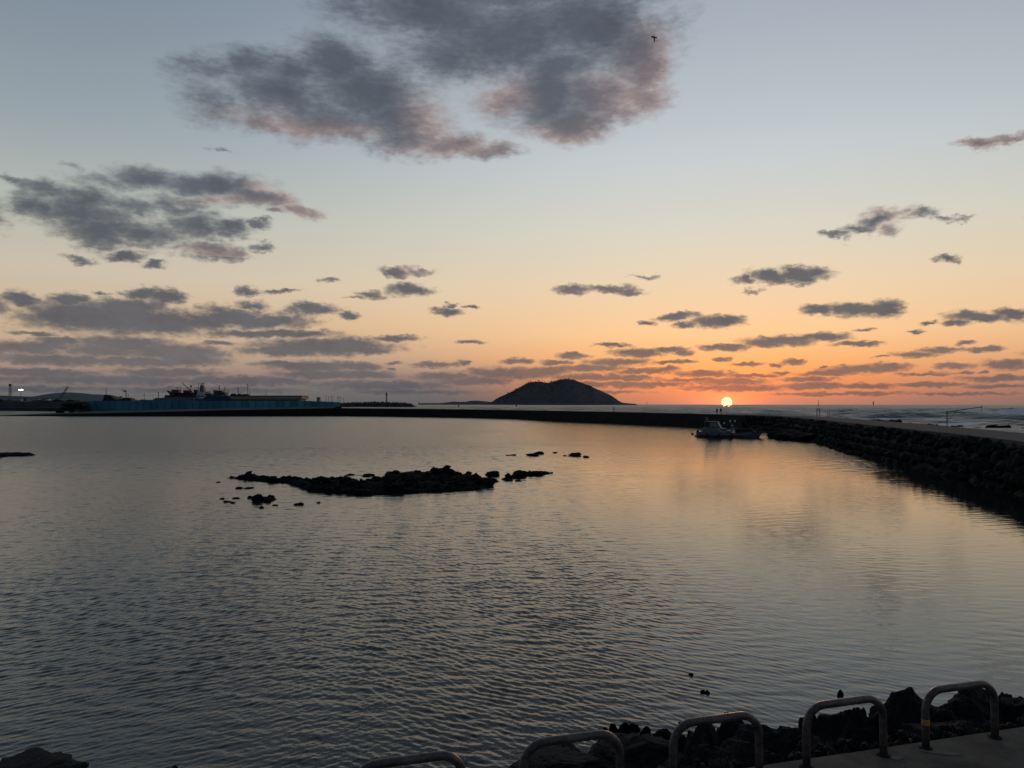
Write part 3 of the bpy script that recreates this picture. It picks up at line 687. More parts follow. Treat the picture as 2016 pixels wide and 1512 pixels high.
s.box('wheelhouse', 372, 350, 400, 400, DARK, 2.5); s.tube('mast', [(351, 415), (351, 250)], DARK, .13, [[(344, 318), (360, 312)]]); s.box('deck_cabin', 410, 395, 470, 418, GREYP, 3)
s = Ship('fishing_boat', 'low fishing boat with white lattice mast and radar, second behind the fence', 'fishing boat', 432, 650, z2)
s.poly('hull', [(560, H0), (560, 412), (600, 398), (625, 382), (680, 380), (735, 398), (745, H0)], DARK, 5)
s.tube('mast', [(636, 400), (622, 285)], GREYP, .16, [[(600, 300), (640, 292)], [(575, 266), (608, 296)], [(645, 370), (645, 290)]]); s.ball('radar_dome', 622, 283, GREYP, .55)
s.tube('antenna', [(665, 400), (668, 330)], GREYP, .1, [[(655, 350), (680, 345)]]); s.box('wheelhouse', 556, 360, 575, 400, GREYP, 2)
s = Ship('fishing_boat', 'small grey fishing boat with two thin masts joined by a line', 'fishing boat', 436, 1000, z2)
s.poly('hull', [(860, H0), (870, 405), (930, 412), (1040, 412), (1060, 398), (1122, 392), (1125, H0)], GREYP, 5)
s.tube('mast', [(893, 415), (893, 310)], GREYP, .11, [[(878, 350), (908, 350)], [(884, 330), (902, 330)]]); s.tube('mast', [(1096, 415), (1096, 300)], DARK, .16, [[(1088, 310), (1104, 310)]])
s.tube('rigging_line', [(700, 365), (850, 352), (960, 350), (1096, 342)], DARK, .045); s.box('wheelhouse', 1060, 385, 1122, 412, DARK, 2.4); s.tube('antenna', [(1018, 412), (1018, 335)], GREYP, .06)
s = Ship('fishing_boat', 'big fishing boat with two orange deck containers and a slanting boom', 'fishing boat', 438, 1400, z2)
s.poly('hull', [(1150, H0), (1160, 388), (1240, 372), (1620, 375), (1640, H0)], GREYP, 7)
s.poly('bow', [(1218, 278), (1262, 292), (1310, 330), (1330, 370), (1290, 365), (1255, 318)], DARK, 3)
s.box('deckhouse', 1210, 345, 1460, 378, DARK, 5); s.poly('deckhouse', [(1330, 325), (1400, 310), (1600, 312), (1600, 380), (1400, 395)], DARK, 4)
s.box('container', 1300, 268, 1396, 340, ORANGE, 4); s.box('container', 1466, 276, 1545, 322, ORANGE, 4); s.poly('hatch', [(1320, 340), (1400, 345), (1440, 385), (1380, 385)], ORANGE, 3.5)
s.tube('boom', [(1440, 180), (1520, 250), (1602, 330)], DARK, .22); s.tube('antenna', [(1365, 270), (1365, 228)], DARK, .1, [[(1342, 236), (1390, 236)]])
s.tube('antenna', [(1408, 300), (1408, 205)], DARK, .07); s.tube('mast', [(1540, 300), (1556, 220)], DARK, .12); s.ball('lamp', 1556, 219, DARK, .6)
s = Ship('fishing_boat', 'white fishing ship with tall wheelhouse tower and radar crosstree', 'fishing boat', 442, 1710, z2)
s.poly('hull', [(1560, H0), (1570, 392), (1850, 392), (1900, 400), (1900, H0)], GREYP, 7)
s.poly('wheelhouse', [(1640, 400), (1640, 345), (1668, 342), (1668, 305), (1690, 300), (1760, 300), (1765, 345), (1790, 350), (1790, 400)], WHITE, 5)
s.poly('funnel', [(1688, 300), (1695, 240), (1705, 195), (1722, 195), (1748, 258), (1762, 300)], GREYP, 3); s.poly('fin', [(1722, 205), (1732, 215), (1762, 300), (1750, 300)], DARK, 2)
s.tube('radar', [(1690, 176), (1752, 176)], DARK, .18, [[(1716, 176), (1712, 215)]]); s.tube('mast', [(1664, 345), (1664, 175)], GREYP, .12, [[(1652, 182), (1678, 182)], [(1650, 250), (1680, 250)]])
for xw in (1650, 1675, 1700, 1725, 1750): s.box('window', xw, 352, xw + 14, 366, DARK, 5.3)
s.poly('bow', [(1752, 300), (1835, 294), (1832, 306), (1790, 312), (1760, 312)], DARK, 2); s.box('deckhouse', 1610, 268, 1650, 345, DARK, 3); s.box('deckhouse', 1780, 318, 1860, 352, DARK, 4)
for xw in (1575, 1600): s.tube('stay', [(xw, 392), (1664, 200)], DARK, .04)
s = Ship('fishing_boat', 'blue hulled fishing boat with green wheelhouse and two masts', 'fishing boat', 436, 240, z3)
s.poly('hull', [(30, 430), (48, 352), (80, 330), (150, 322), (250, 335), (330, 330), (420, 352), (425, 430)], BLUEP, 7)
s.poly('gunwale', [(48, 350), (80, 326), (150, 318), (260, 330), (330, 326), (420, 348), (420, 355), (330, 334), (250, 338), (150, 326), (82, 334), (50, 356)], GREYP, 7.2)
s.box('wheelhouse', 160, 285, 305, 325, GREENP, 5); s.box('bridge', 188, 262, 262, 285, GREENP, 3.5); s.box('deckhouse', 150, 255, 172, 322, DARK, 3)
for xw in (196, 214, 232, 250): s.box('window', xw, 267, xw + 10, 276, DARK, 3.8)
s.tube('mast', [(214, 265), (214, 198)], DARK, .15, [[(196, 200), (232, 200)], [(202, 232), (226, 232)]]); s.tube('mast', [(288, 290), (288, 206)], DARK, .15, [[(280, 220), (298, 220)], [(270, 250), (300, 246)]])
s.tube('rigging_line', [(50, 240), (214, 250), (463, 240)], DARK, .04); s.tube('antenna', [(128, 325), (128, 215)], GREYP, .06); s.tube('mast', [(335, 325), (330, 255)], GREYP, .1, [[(318, 272), (348, 268)]])
s = Ship('fishing_boat', 'dark fishing boat with tall thin pole masts beside the beige roof', 'fishing boat', 440, 500, z3)
s.poly('hull', [(370, 430), (372, 330), (400, 302), (430, 312), (500, 318), (560, 312), (620, 330), (622, 430)], DARK, 6)
s.tube('mast', [(463, 325), (463, 212)], DARK, .17, [[(452, 245), (474, 245)], [(456, 228), (470, 228)]]); s.tube('mast', [(585, 325), (585, 175)], DARK, .12, [[(574, 232), (598, 232)], [(578, 262), (594, 262)]])
s.tube('mast', [(615, 330), (615, 262)], DARK, .11, [[(606, 280), (624, 280)]]); s.box('wheelhouse', 535, 308, 600, 330, DARK, 3); s.box('winch', 385, 300, 430, 320, DARK, 2); s.box('winch', 470, 302, 496, 322, DARK, 2)
s.tube('stay', [(585, 200), (500, 320)], DARK, .035); s.tube('stay', [(585, 180), (620, 262)], DARK, .035)

# building with the beige roof band
sh = Ship('harbour_shed', 'long low building with a beige roof band behind the blue fence', 'building', 424, 900, z3, None)
sh.poly('roof', [(425, 378), (425, 336), (1350, 336), (1350, 374), (1320, 380)], BEIGE, 14); sh.box('roof_edge', 420, 329, 1353, 336, DARK, 14.4); sh.box('wall', 440, 380, 1320, 440, mat('shed_wall', (.10, .16, .17), .8), 12)
for i in range(8): sh.box('pillar', 470 + i * 118, 380, 480 + i * 118, 440, GREYP, 13)
s = Ship('hut', 'small square hut standing alone above the fence near its right end', 'hut', 420, 1530, z3, None)
s.box('wall', 1510, 356, 1548, 430, BEIGE, 2.4); s.poly('roof', [(1506, 358), (1522, 348), (1552, 350), (1552, 358)], GREYP, 2.8)
for i, (x, y0, g, b) in enumerate([(1625, 328, 340, 400), (1660, 338, 350, 400), (1697, 325, 342, 400), (1718, 340, 345, 400), (1778, 345, 352, 402), (1795, 338, 350, 402), (1815, 330, 350, 425), (1855, 360, 370, 418)]):
    s = Ship('light_pole', ['thin pole with crossbar, leftmost of the row by the fence end', 'short thin pole second in the row by the fence end', 'tall pole with crossbar third in the row by the fence end', 'thin pole fourth in the row just right of the tall one',
             'thin pole fifth in the row by the fence end', 'pole sixth in the row with a small crossbar', 'tall pole right at the outer end of the fence', 'lone short pole just past the end of the fence'][i], 'pole', 415, x, z3, 'thin poles rising near the end of the blue fence')
    s.tube('pole', [(x, b + 30), (x, y0)], GREYP, .09); s.tube('crossbar', [(x - 11, g), (x + 11, g - 2)], GREYP, .07)
s = Ship('antenna', 'thin antenna rising above the beige roofed building', 'antenna', 428, 828, z3, None); s.tube('pole', [(828, 380), (828, 262)], GREYP, .07); s.tube('crossbar', [(812, 312), (850, 312)], GREYP, .05)

# bushes left of the fence
def blob_stuff(name, pts, m, seed, parent=None, sub=1):
    rnd = random.Random(seed); b = MB()
    base = [rock_mesh('leafclump', seed + q, sub, 1, m, .35, 8) for q in range(4)]
    for (x, y, z, s_) in pts:
        mt = Matrix.Translation((x, y, z)) @ Matrix.Rotation(rnd.uniform(0, 6.28), 4, 'Z') @ Matrix.Diagonal((s_ * rnd.uniform(.8, 1.3), s_ * rnd.uniform(.8, 1.3), s_ * rnd.uniform(.6, 1.0), 1))
        vm = rnd.choice(base); b.add([mt @ q.co for q in vm.vertices], [tuple(f.vertices) for f in vm.polygons])
    o = b.build(name, m, parent); o['kind'] = 'stuff'; return o
rnd = random.Random(5); pts = []
for _ in range(420):
    px = rnd.uniform(112, 178); top = 792 + (abs(px - 150) / 38) ** 2 * 6 + (8 if px < 125 else 0); py = top + abs(rnd.gauss(0, 7))
    Y = 375 + rnd.uniform(-1, 8); p = at_y(px, min(py, 812), Y); pts.append((p.x, p.y, p.z, rnd.uniform(.4, 1.0)))
o = blob_stuff('bushes', pts, BUSH, 40); o['label'] = 'dark bushes at the left end of the blue fence'
# far wharf on the left
rows = []
for px in np.linspace(-260, 178, 60):
    a = at_y(px, 811.5, 590); top = 790.5 + 1.2 * math.sin(px * .09) * math.sin(px * .023) + (px < -10) * 1.0
    rows.append([(a.x, 590, -.5), (a.x, 590, at_y(px, 803, 590).z), (a.x, 600, at_y(px, 802.5, 600).z), (a.x, 604, at_y(px, top, 604).z), (a.x * 1.1, 660, 8.0)])
A = np.array(rows); o = grid_obj('wharf', A[:, :, 0], A[:, :, 1], A[:, :, 2], mat('wharf_rubble', (0.045, 0.045, 0.05), .9, .5, .12, .6, .5), smooth=False); tag(o, 'dark wharf and stone bank on the far left shore', 'wharf')

# hills behind
def hill(name, prof, Y, depth, m, seed, rough=2.0, kind='structure', nx=220, ny=26, base=-3):
    px = np.linspace(prof[0][0], prof[-1][0], nx); py = np.interp(px, [p[0] for p in prof], [p[1] for p in prof])
    Xr = np.array([at_y(a, b, Y).x for a, b in zip(px, py)]); Zr = np.array([at_y(a, b, Y).z for a, b in zip(px, py)])
    V = np.linspace(-1, 1, ny)[:, None]
    XX = np.repeat(Xr[None], ny, 0) ; YY = Y + V * depth * (0.25 + 0.75 * np.clip(Zr / Zr.max(), 0, 1))[None]
    YY = Y + (YY - Y)
    ZZ = base + (Zr[None] - base) * (1 - np.abs(V) ** 1.7)
    ZZ = ZZ + rough * (fbm(XX, YY, seed, depth * .22, 4) - .5) * (1 - V ** 2) * (Zr[None] > 6)
    o = grid_obj(name, XX, YY, ZZ, m, smooth=False)
    return o, Xr, Zr
o, _, _ = hill('hills', [(-300, 786), (-60, 782), (0, 779), (25, 780), (60, 781), (100, 782), (118, 779), (132, 774), (145, 772.5), (158, 774.5), (168, 777), (185, 775.5), (205, 778), (230, 784), (300, 790), (420, 794)], 3200, 500, FARLAND, 51, 8); tag(o, kind='structure')
for i, (x, y, w, h) in enumerate([(40, 785.5, 5, 4), (52, 784.5, 6, 4), (74, 786, 6, 5), (88, 786.5, 5, 4), (96, 785.5, 4, 4), (14, 786.5, 5, 4), (112, 787, 5, 3.5)]):
    Y = 1500; p = at_y(x, y + h + 4, Y); e = empty('house', (p.x, Y, 0)); tag(e, 'tiny pale house on the far left shore ' + ['under the lamp', 'right of the lamp', 'in the middle of the row', 'fourth from the left', 'near the crane foot', 'beside the lattice mast', 'furthest right in the row'][i], 'house', 'small houses on the far left shore')
    a, b = at_y(x - w / 2, y, Y) - p, at_y(x + w / 2, y + h + 6, Y) - p
    MB().box(a.x, -4, b.z + p.z, b.x, 4, a.z + p.z).build('wall', GREYP if i % 2 else WHITE, e)
    MB().prism([(a.x - .5, a.z + p.z), (b.x + .5, a.z + p.z), ((a.x + b.x) / 2, a.z + p.z + 1.6)], -4.4, 4.4).build('roof', DARK, e)
for i, (x, w, h) in enumerate([(-3, 16, 4), (22, 12, 2.5), (70, 30, 2), (108, 22, 2.5), (136, 16, 3)]):
    p = at_y(x, 791, 612); q = at_y(x + w, 791 - h, 612); e = empty('warehouse', (p.x, 612, 0)); tag(e, ['dark shed at the left picture edge on the wharf', 'dark shed between the lattice mast and the lamp', 'long low dark shed on the far wharf', 'low dark shed left of the crane foot', 'dark shed beside the bushes on the wharf'][i], 'shed', 'dark sheds on the far left wharf')
    MB().box(0, -4, 6, q.x - p.x, 4, q.z).build('wall', mat('shed_dark', (.05, .05, .055), .9), e); MB().prism([(-.4, q.z), (q.x - p.x + .4, q.z), ((q.x - p.x) / 2, q.z + .7)], -4.3, 4.3).build('roof', DARK, e)

# lattice mast, floodlight, crane
def lattice(b, p0, p1, w0, w1, n, r):
    p0, p1 = Vector(p0), Vector(p1); ax = (p1 - p0).normalized(); side = ax.cross(Vector((0, 1, 0))).normalized(); dep = Vector((0, 1, 0))
    def c(i, k):
        f_ = i / n; w = w0 + (w1 - w0) * f_; q = p0.lerp(p1, f_); return q + side * w * (1 if k in (0, 1) else -1) + dep * w * (1 if k in (0, 3) else -1)
    for k in range(4):
        b.tube([c(i, k) for i in range(n + 1)], r, 5)
    for i in range(n):
        for k in range(4): b.tube([c(i, k), c(i + 1, (k + 1) % 4)], r * .6, 4)
    return b
p = at_y(20.5, 792, 600); e = empty('lattice_tower', (p.x, 600, 6)); tag(e, 'slim lattice tower at the far left of the shore', 'tower')
t_ = at_y(20, 760, 600) - e.location; lattice(MB(), (0, 0, 0), t_, 1.1, .45, 9, .13).build('frame', GREYP, e); MB().box(t_.x - .7, -.7, t_.z, t_.x + .7, .7, t_.z + 1.6).build('cabin', DARK, e)
p = at_y(41, 792, 590); e = empty('floodlight_mast', (p.x, 590, 6)); tag(e, 'floodlight mast with glowing white lamps on the left shore', 'floodlight')
t_ = at_y(41, 769, 590) - e.location; MB().tube([(0, 0, 0), (t_.x, 0, t_.z)], .16, 8).build('pole', GREYP, e); MB().box(-1.6, -.15, t_.z - .1, 1.6, .15, t_.z + .1).build('crossbar', GREYP, e)
for k in (-1.05, 0, 1.05): MB().box(k - .42, -.45, t_.z + .15, k + .42, .1, t_.z + .85).build('lamp', LIT, e)
p = at_y(123, 785, 640); e = empty('crane', (p.x, 640, 6)); tag(e, 'harbour crane with raised lattice boom on the left shore', 'crane')
b1 = at_y(125, 774, 640) - e.location; b2 = at_y(133.5, 761, 640) - e.location; b0 = at_y(118, 786, 640) - e.location
lattice(MB(), b0, b2, .8, .35, 8, .12).build('boom', GREYP, e); MB().box(b0.x - 3, -2, b0.z - 3.5, b0.x + 1.5, 2, b0.z).build('cab', DARK, e); MB().tube([b0 + Vector((-2, 0, 0)), b2], .05, 4).build('cable', DARK, e)
p = at_y(0, 0, 640)

# ------------------------------------------------------------------ lighthouse mole
def z4(x, y): return (640 + x / 6.3, 740 + y / 6.3)
YL = 1500
prof = [z4(x, y) for x, y in [(150, 350), (190, 342), (400, 336), (640, 328), (760, 334), (900, 336), (1000, 345), (1060, 352), (1110, 376), (1130, 382)]]
o, Xr, Zr = hill('mole', prof, YL, 22, ROCKFAR, 61, 1.5, None, 120, 14, -1); tag(o, 'distant armoured mole carrying the lighthouse', 'mole')
def tetra(b, x, y, z, s_, rnd):
    q = Matrix.Rotation(rnd.uniform(0, 6.28), 3, 'Z') @ Matrix.Rotation(rnd.uniform(0, 3.1), 3, 'X')
    c = Vector((x, y, z))
    for d in [(0, 0, 1), (.94, 0, -.33), (-.47, .82, -.33), (-.47, -.82, -.33)]:
        b.tube([c, c + q @ Vector(d) * s_], s_ * .34, 6, s_ * .22)
rnd = random.Random(6); b = MB(); XO = float(Xr[0])
for _ in range(420):
    k = rnd.randrange(4, len(Xr) - 3); vv = rnd.uniform(-.9, .1); zt = -1 + (Zr[k] + 1) * (1 - abs(vv) ** 1.7)
    tetra(b, Xr[k], YL + vv * 20, max(.4, zt + rnd.uniform(-.3, .9)), rnd.uniform(1.3, 2.2), rnd)
ob = b.build('armour_blocks', mat('armour_concrete', (.10, .095, .095), .9), o); ob['kind'] = 'stuff'
lp = at_y(*z4(762, 335), YL); e = empty('lighthouse', (lp.x, YL, lp.z - 2)); tag(e, 'slender white lighthouse with round gallery on the distant mole', 'lighthouse')
u = YL / F / 6.3
MB().lathe([(13 * u, 0), (13 * u, 24 * u), (10.5 * u, 30 * u), (9.2 * u, 112 * u)], n=20).build('tower', mat('lighthouse_paint', (.34, .31, .30), .7), e, True)
MB().lathe([(9 * u, 112 * u), (18 * u, 117 * u), (18 * u, 122 * u), (9 * u, 122.5 * u)], n=20).build('gallery', GREYP, e)
MB().lathe([(8 * u, 122.6 * u), (8 * u, 136 * u), (6.5 * u, 137 * u)], n=14).build('lantern', GLASSM, e); MB().lathe([(9 * u, 137.2 * u), (5 * u, 145 * u), (1 * u, 150 * u), (.6 * u, 158 * u)], n=14).build('dome', DARK, e)
# far low headland and the island
prof = [z4(x, y) for x, y in [(1175, 344), (1200, 338), (1330, 338), (1440, 337), (1520, 325), (1600, 316), (1680, 322), (1760, 318), (1800, 308), (1900, 306), (2016, 318), (2090, 326), (2150, 342)]]
o, _, _ = hill('headland', prof, 6800, 220, FOREST, 71, 3, 'structure', 160, 12, -4); tag(o, kind='structure')
def z5(x, y): return (940 + x / 6.3, 710 + y / 6.3)
ip = [(130, 533), (180, 518), (215, 492), (250, 468), (330, 430), (380, 412), (440, 380), (520, 338), (610, 285), (660, 266), (760, 262), (850, 276), (900, 276), (950, 258), (1010, 240), (1100, 230), (1180, 236), (1260, 266), (1320, 290), (1400, 316), (1500, 362), (1600, 408), (1660, 434), (1740, 494), (1790, 522), (1880, 532), (1960, 535)]
YI = 6200
isl, Xi, Zi = hill('island', [z5(*q) for q in ip], YI, 420, FOREST, 81, 5, 'structure', 300, 60, -6); tag(isl, kind='structure')
rnd = random.Random(9); pts = []
for _ in range(2600):
    k = rnd.randrange(6, len(Xi) - 6); vv = -abs(rnd.gauss(0, .42))
    if vv < -.97: continue
    Yb = YI + vv * 420 * (0.25 + 0.75 * max(0, Zi[k] / Zi.max())); z = -6 + (Zi[k] + 6) * (1 - abs(vv) ** 1.7)
    if z < 4: continue
    pts.append((Xi[k], Yb, z, rnd.uniform(3.0, 5.5) * (0.5 if k > 210 else 1)))
fo = blob_stuff('forest', pts, FOREST, 90); fo['label'] = 'dark wooded cover of the distant island'
rnd = random.Random(77)
TZ = [(0, 'left slope'), (7, 'left shoulder'), (15, 'saddle'), (18, 'summit'), (25, 'right slope foot')]; OD = ['first', 'second', 'third', 'fourth', 'fifth', 'sixth', 'seventh', 'eighth', 'ninth']
tm = [rock_mesh('crown', 700 + q, 2, 1, FOREST, .35, 9) for q in range(4)]
tk = MB().tube([(0, 0, -6), (0, 0, 7)], .9, 6, .5); trunk_me = tk.build('trunk', DARK); trunk_data = trunk_me.data; bpy.data.objects.remove(trunk_me)
for i, (x, y, hh) in enumerate([(380, 400, 16), (392, 408, 9), (440, 372, 15), (472, 352, 18), (492, 348, 15), (520, 330, 13), (548, 318, 13), (612, 272, 12), (632, 264, 13), (660, 255, 12), (722, 258, 10), (755, 246, 16), (768, 254, 11), (800, 254, 11), (830, 254, 12), (905, 262, 12), (922, 256, 18), (960, 246, 12), (1000, 234, 11), (1040, 226, 11), (1090, 222, 10), (1134, 220, 14), (1190, 232, 12), (1216, 240, 14), (1250, 258, 8), (1722, 470, 10)]):
    p = at_y(*z5(x, y), YI); e = empty('tree', (p.x, YI, p.z)); zi = max(k_ for k_, z_ in enumerate(TZ) if i >= z_[0]); tag(e, 'tiny dark tree on the %s of the island, %s from its left' % (TZ[zi][1], OD[i - TZ[zi][0]]), 'tree', 'trees on the island skyline')
    s_ = hh * YI / F / 6.3 * .5
    o = bpy.data.objects.new('crown', tm[i % 4]); C.objects.link(o); o.parent = e; o.scale = (s_ * rnd.uniform(.8, 1.5), s_, s_ * .8); o.location = (0, 0, s_ * .1)
    o = bpy.data.objects.new('trunk', trunk_data); C.objects.link(o); o.parent = e; o.location = (0, 0, -s_ * .7 - 4)

# sea marks
def mark(name, px, y0, y1, Y, label, cat, w=1.0, kind=0):
    p = at_y(px, y1, Y); h = (y1 - y0) * Y / F; e = empty(name, (p.x, Y, p.z - .5)); tag(e, label, cat)
    if kind == 0:
        MB().lathe([(w * .5, 0), (w * .42, h * .75), (w * .2, h * .8)], n=10).build('tower', DARK, e); MB().lathe([(w * .7, h * .8), (w * .7, h * .86), (w * .3, h * .88), (w * .25, h + .5)], n=10).build('lantern', DARK, e)
    else:
        MB().lathe([(w * .2, -1), (w, 0.3), (w, 1.2), (w * .3, 1.4)], n=12).build('float', RED, e); MB().tube([(0, 0, 1), (0, 0, h)], w * .13, 6).build('mast', DARK, e); MB().ball((0, 0, h), w * .35).build('topmark', DARK, e)
mark('beacon', 825, 790.5, 796, 1900, 'tiny beacon beyond the end of the lighthouse mole', 'beacon', 2.4)
mark('beacon', 1273.5, 791.5, 796.3, 2300, 'tiny beacon on the horizon right of the island', 'beacon', 1.6)
mark('beacon', 1611.5, 787.5, 799, 700, 'thin beacon post at sea behind the gate frame', 'beacon', .5)
mark('beacon', 1719.5, 790, 797, 1700, 'dark beacon on the horizon above the right walkway', 'beacon', 2.2)
mark('buoy', 903, 793.5, 799, 900, 'small buoy on the sea left of the island', 'buoy', .9, 1)
mark('buoy', 1016.5, 794, 799, 900, 'small buoy on the sea below the island', 'buoy', .8, 1)

# ------------------------------------------------------------------ people on the breakwater
def person(px, pyfeet, Y, h, label, face, stride, jm, arm=0.0):
    f0 = at_y(px, pyfeet, Y); zt = 3.36
    e = empty('person', (f0.x, f0.y, zt), face); tag(e, label, 'person', None)
    k = h / 1.75
    J = {'pelvis': (0, 0, .95), 'chest': (0, 0, 1.28), 'neck': (0, .01, 1.47), 'head': (0, .02, 1.58), 'crown': (0, .01, 1.70),
         'hl': (-.10, 0, .90), 'kl': (-.11, stride * .5, .50), 'al': (-.11, stride * .7 - .06, .09), 'tl': (-.12, stride * .7 + .12, .03),
         'hr': (.10, 0, .90), 'kr': (.11, -stride * .2, .50), 'ar': (.11, -stride * .8, .09), 'tr': (.12, -stride * .8 + .16, .03),
         'sl': (-.19, 0, 1.40), 'el': (-.25, -.06, 1.12), 'wl': (-.22, .08 + arm, .90 + arm), 'gl': (-.21, .12 + arm, .82 + arm),
         'sr': (.19, 0, 1.40), 'er': (.25, .02, 1.12), 'wr': (.22, .12, .92), 'gr': (.20, .16, .84)}
    rad = {'pelvis': .15, 'chest': .17, 'neck': .06, 'head': .095, 'crown': .06, 'hl': .10, 'hr': .10, 'kl': .065, 'kr': .065, 'al': .045, 'ar': .045, 'tl': .04, 'tr': .04, 'sl': .075, 'sr': .075, 'el': .05, 'er': .05, 'wl': .035, 'wr': .035, 'gl': .04, 'gr': .04}
    names = list(J); E = [('pelvis', 'chest'), ('chest', 'neck'), ('neck', 'head'), ('head', 'crown'), ('pelvis', 'hl'), ('hl', 'kl'), ('kl', 'al'), ('al', 'tl'), ('pelvis', 'hr'), ('hr', 'kr'), ('kr', 'ar'), ('ar', 'tr'), ('chest', 'sl'), ('sl', 'el'), ('el', 'wl'), ('wl', 'gl'), ('chest', 'sr'), ('sr', 'er'), ('er', 'wr'), ('wr', 'gr')]
    me = bpy.data.meshes.new('body'); me.from_pydata([tuple(c * k for c in J[n]) for n in names], [(names.index(a), names.index(b)) for a, b in E], [])
    o = bpy.data.objects.new('body', me); C.objects.link(o); o.parent = e
    o.modifiers.new('skin', 'SKIN')
    for n, sv in zip(names, me.skin_vertices[0].data): sv.radius = (rad[n] * k, rad[n] * k * (.8 if n in ('chest', 'pelvis') else 1))
    me.skin_vertices[0].data[0].use_root = True
    md = o.modifiers.new('sub', 'SUBSURF'); md.levels = md.render_levels = 2
    me.materials.append(CLOTH)
    MB().lathe([(.21 * k, .78 * k), (.22 * k, .95 * k), (.22 * k, 1.25 * k), (.20 * k, 1.40 * k), (.10 * k, 1.48 * k)], n=14).build('jacket', jm, e, True).scale = (1, .72, 1)
    MB().ball((0, 0, 1.62 * k), (.105 * k, .12 * k, .11 * k), 12, 8).build('hair', DARK, e, True)
    MB().ball((0, .055 * k, 1.59 * k), (.075 * k, .07 * k, .10 * k), 12, 8).build('face', SKIN, e, True)
    return e
person(1208.8, 811, 263, 1.80, 'lone person in dark clothes walking on the breakwater right of the island', R(100), .25, CLOTH, .1)
person(1411.6, 815, 208, 1.66, 'left one of two people walking side by side below the sun', R(170), .18, CLOTH)
person(1419.2, 815, 208.5, 1.74, 'right and taller one of two people on the breakwater below the sun', R(185), .2, mat('brown_coat', (.03, .02, .018), .9))

# frame, post and davit on the walkway
def wz(px, Y): return at_y(px, 800, Y).x
g_ = empty('gate_frame', (wz(1611, 168), 168, 3.35)); tag(g_, 'small upright metal door frame on the walkway right of the sun', 'frame')
MB().box(-.36, -.05, 0, -.24, .05, 1.55).build('post', DARK, g_); MB().box(.24, -.05, 0, .36, .05, 1.55).build('post', DARK, g_); MB().box(-.42, -.06, 1.552, .42, .06, 1.72).build('beam', DARK, g_); MB().box(-.22, -.03, 1.05, .22, .03, 1.12).build('rail', DARK, g_)
g_ = empty('gate_frame', (wz(1631, 165), 165, 3.35)); tag(g_, 'smaller pale post frame just right of the dark door frame', 'frame')
MB().box(-.22, -.04, 0, -.15, .04, 1.0).build('post', GREYP, g_); MB().box(.14, -.04, 0, .22, .04, 1.45).build('post', GREYP, g_); MB().box(-.14, -.03, .55, .13, .03, .62).build('rail', GREYP, g_)
b0 = on_z(1864.5, 840.5, 3.3); YD = b0.y; e = empty('davit', b0); tag(e, 'dark boat davit with a long rising arm at the walkway edge', 'davit')
q = lambda x, y: at_y(x, y, YD) - b0
MB().tube([(0, 0, 0), q(1864.5, 809)], .055, 10).build('post', DARK, e); MB().tube([q(1862, 811.6), q(1934, 800.8)], .045, 8).build('arm', DARK, e); MB().tube([q(1866, 828), q(1876, 818), q(1884, 809)], .025, 6).build('brace', DARK, e)
MB().tube([q(1932, 801), q(1932.5, 814)], .010, 5).build('cable', ROPE, e); MB().ball(q(1932.5, 803), .07).build('pulley', DARK, e); MB().box(-.14, -.14, 0, .14, .14, .05).build('base_plate', DARK, e)

# ------------------------------------------------------------------ moored boat
bc = on_z(1434, 860.5, 0); bt = empty('fishing_boat', (bc.x, bc.y, 0), R(-26)); tag(bt, 'small moored fishing boat with white cabin and hanging lamps in the harbour', 'fishing boat')
def hull_mesh(L0, L1, n=26):
    rings = []
    for i in range(n + 1):
        f_ = i / n; x = L0 + (L1 - L0) * f_
        w = 1.45 * (1 - max(0, (f_ - .62) / .38) ** 2.1) * (0.86 + .14 * min(1, f_ / .25)); sheer = .72 + .75 * max(0, f_ - .55) ** 1.5 * 2.2 + .12 * (1 - f_)
        w = max(w, .03)
        xx = lambda z: x + max(0, f_ - .8) / .2 * .9 * (z / 1.3)
        rings.append([(xx(-.35), -w * .5, -.35), (xx(.1), -w * .86, .10), (xx(sheer * .7), -w, sheer * .7), (xx(sheer), -w * 1.04, sheer), (xx(sheer), -w * .94, sheer), (xx(sheer - .3), -w * .92, sheer - .30),
                      (xx(sheer - .3), w * .92, sheer - .30), (xx(sheer), w * .94, sheer), (xx(sheer), w * 1.04, sheer), (xx(sheer * .7), w, sheer * .7), (xx(.1), w * .86, .10), (xx(-.35), w * .5, -.35)])
    m_ = len(rings[0]); vs = [p for r_ in rings for p in r_]
    fs = [(i * m_ + j, (i + 1) * m_ + j, (i + 1) * m_ + (j + 1) % m_, i * m_ + (j + 1) % m_) for i in range(n) for j in range(m_)]
    fs += [tuple(range(m_)), tuple(n * m_ + j for j in range(m_))[::-1]]
    return MB().add(vs, fs)
HULLM = mat('boat_hull', (.12, .128, .14), .55, .3, 1.5)
hm = hull_mesh(-5.6, 5.4); ho = hm.build('hull', HULLM, bt)
rub = MB()
for sgn in (-1, 1):
    rub.tube([(-5.6 + 11 * f_, sgn * 1.53 * max(.03, (1 - max(0, (f_ - .62) / .38) ** 2.1)) * (0.86 + .14 * min(1, f_ / .25)), .52 + .6 * max(0, f_ - .55) ** 1.5 * 2) for f_ in [i / 20 for i in range(20)]], .06, 6)
rub.build('rubbing_strake', mat('strake_white', (.35, .36, .37), .6), bt)
MB().box(-5.95, -1.0, .05, -5.62, 1.0, .28).build('stern_platform', DARK, bt); MB().box(-5.75, -.25, .3, -5.45, .25, 1.25).build('outboard_motor', DARK, bt)
for i in range(3): MB().lathe([(.05, .18), (.17, .22), (.2, .42), (.17, .62), (.05, .66)], -3.6 + i * 2.2, -1.64, 10).build('fender', DARK, bt)
